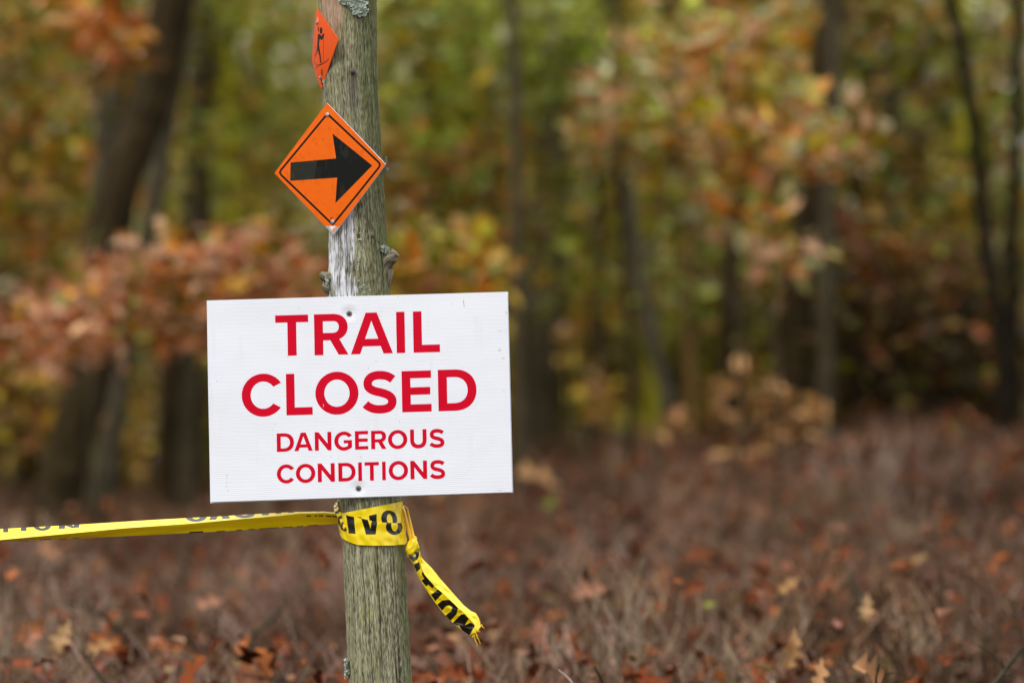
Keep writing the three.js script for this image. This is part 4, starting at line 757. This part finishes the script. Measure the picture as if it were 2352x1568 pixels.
// ---------------------------------------------------------------- branches and dry leaves lying in the undergrowth
{
  const wood = BARK.grey, pale = std(0.42, 0.36, 0.28, 0.9);
  function branch(label, pts, depth, w, mat, sub = []) {
    const c = pts.map(([x, y, dd = 0]) => Pd(x, y, depth + dd)), g = c[0].clone(), o = thing('fallen_branch', label, 'branch', g, 'bare branches in the undergrowth');
    const b = new MB(), R = w * depth / F / 2, cv = new THREE.CatmullRomCurve3(c).getPoints(24);
    b.tube(cv, (t, a) => R * (1 - 0.55 * t) * (1 + 0.12 * N3(Math.cos(a), Math.sin(a), t * 9)), 8, 4);
    part('stick', b.done(), mat, o);
    for (const s of sub) part('twig', new MB().tube(new THREE.CatmullRomCurve3(s.map(([x, y, dd = 0]) => Pd(x, y, depth + dd))).getPoints(10), (t) => R * 0.55 * (1 - 0.6 * t), 6, 4).done(), mat, o);
  }
  branch('pale curved branch standing in the undergrowth left of the post', [[590, 1560], [574, 1520], [572, 1480], [585, 1450], [612, 1430], [634, 1412], [648, 1388]], 5.6, 18, wood, [[[600, 1540], [640, 1490], [680, 1440]]]);
  branch('thin grey sprig at the bottom edge left of the post', [[690, 1580], [660, 1562], [620, 1556], [560, 1548]], 4.6, 7, wood, [[[640, 1560], [655, 1535], [668, 1520]]]);
  branch('grey branch slanting down to the bottom edge at lower left', [[250, 1580], [225, 1545], [200, 1510], [185, 1490]], 4.7, 13, wood, [[[200, 1512], [215, 1490]]]);
  branch('blurred grey stick arching through the shrubs at left', [[300, 1480, 0.4], [265, 1440, 0.2], [225, 1405], [185, 1385], [120, 1390]], 5.6, 16, wood);
  branch('pale upright stick under the stretched tape', [[420, 1350], [428, 1290], [438, 1240], [440, 1190]], 7.5, 18, BARK.grey);
  branch('sharp pale twig poking up at the bottom edge right of the post', [[1325, 1590], [1310, 1562], [1296, 1548], [1282, 1536]], 3.95, 7, pale);
  branch('sharp dark twig at the bottom edge right of the pale twig', [[1395, 1600], [1384, 1568], [1374, 1545], [1366, 1528]], 4.0, 8, BARK.brown);
  branch('lichen-grey branch rising into the bottom right corner', [[2250, 1590], [2280, 1570], [2310, 1535], [2345, 1490], [2400, 1440]], 4.15, 15, wood, [[[2310, 1536], [2280, 1500], [2240, 1478]], [[2296, 1552], [2340, 1545]]]);
  branch('forked black twig at the bottom edge among tan leaves', [[2018, 1590], [2012, 1560], [2016, 1540], [2020, 1522]], 4.05, 6, BARK.dark, [[[2022, 1580], [2034, 1548], [2060, 1545], [2080, 1552]]]);
  branch('blurred pale stick in the shrubs at lower right', [[1985, 1420], [1975, 1370], [1960, 1340], [1955, 1310]], 5.8, 20, wood);

  function dryLeaf(label, x, y, depth, size, color, turn, shape) {
    const p = Pd(x, y, depth), o = thing('oak_leaf', label, 'leaf', p, 'dry leaves caught in the undergrowth'), g = DRY[shape].clone();
    const s = 0.9 * size * depth / F; g.translate(-0.5, 0, 0); g.scale(s, s, s); g.rotateX(turn[0]); g.rotateZ(turn[2]); g.rotateY(turn[1]);
    const m = shade(new THREE.Mesh(g, std(...color, 0.75))); m.name = 'blade'; o.add(m);
    const e = V(-0.5 * s, 0, 0).applyEuler(new THREE.Euler(turn[0], 0, 0)).applyAxisAngle(V(0, 0, 1), turn[2]).applyAxisAngle(up, turn[1]);
    const st = shade(new THREE.Mesh(new MB().tube([e, e.clone().multiplyScalar(1.15).add(V(0, -0.002, 0)), e.clone().multiplyScalar(1.35).add(V(0, -0.006, 0))], [0.0009, 0.0008, 0.0007], 4).done(), std(0.2, 0.12, 0.07))); st.name = 'stalk'; o.add(st);
  }
  const tan = [0.3, 0.16, 0.06], pinkTan = [0.3, 0.14, 0.08], rust = [0.2, 0.055, 0.018], wheat = [0.32, 0.19, 0.085];
  dryLeaf('tan oak leaf twisted upright near the bottom edge right of centre', 1822, 1490, 4.7, 105, tan, [1.4, 0.2, 1.15], 2);
  dryLeaf('pale straw-coloured lobed leaf upright in the shrubs at lower right', 1990, 1395, 5.0, 74, wheat, [1.35, 0.2, 1.35], 0);
  dryLeaf('pinkish lobed oak leaf near the right edge at lower right', 2170, 1435, 4.7, 95, pinkTan, [1.15, 0.3, -1.1], 0);
  dryLeaf('yellow-tan curled leaf in the shrubs above the twisted tan leaf', 1812, 1340, 5.3, 70, tan, [1.2, 0, 0.7], 1);
  dryLeaf('salmon leaf lying slanted left of the curled yellow-tan leaf', 1770, 1390, 5.2, 110, pinkTan, [0.8, 0.2, -0.75], 1);
  dryLeaf('orange-tan leaf at the bottom edge by the forked black twig', 2010, 1545, 4.3, 125, [0.36, 0.18, 0.08], [0.95, 0.2, -0.35], 0);
  dryLeaf('tan leaf at the bottom edge left of the forked black twig', 1890, 1545, 4.4, 95, [0.34, 0.17, 0.07], [1.2, 0.4, 1.0], 1);
  dryLeaf('blurred tan leaf at lower left beside the bottom left corner', 140, 1462, 5.0, 95, wheat, [1.1, 0.5, 1.2], 0);
  dryLeaf('blurred yellow-tan leaf at lower left right of another tan leaf', 232, 1478, 5.0, 80, tan, [0.9, 0.2, 0.6], 1);
  dryLeaf('salmon leaf in the shrubs below the stretched tape', 482, 1378, 5.6, 75, pinkTan, [1.0, 0.1, 0.5], 1);
  dryLeaf('tan leaf lying level beside the lower right corner of the white sign', 1245, 1085, 11, 125, [0.5, 0.28, 0.12], [0.7, 0.1, 0.12], 1);
  dryLeaf('salmon leaf in the shrubs right of the torn tape tail', 1355, 1350, 5.6, 100, pinkTan, [1.0, 0.1, 0.5], 0);
  dryLeaf('rust-red leaf standing in the shrubs in the lower middle right', 1600, 1345, 5.6, 70, rust, [1.2, 0.2, 0.4], 0);
  dryLeaf('small fresh green leaf below the lower right corner of the white sign', 1262, 1155, 10, 50, [0.17, 0.2, 0.03], [1.0, 0, 1.2], 0);
  dryLeaf('rust-red lobed leaf at the bottom edge right of the post', 1045, 1545, 4.5, 85, rust, [0.9, 0.1, 0.2], 0);
  dryLeaf('dark red leaf in the shrubs just left of the post', 745, 1290, 5.8, 60, rust, [1.2, 0.3, -0.9], 2);
  dryLeaf('pair-lobed yellow-green leaf among the shrubs right of the tape tail', 1630, 1385, 5.8, 32, [0.35, 0.37, 0.07], [1.2, 0, 0.3], 0);
}

renderer.render(scene, camera);
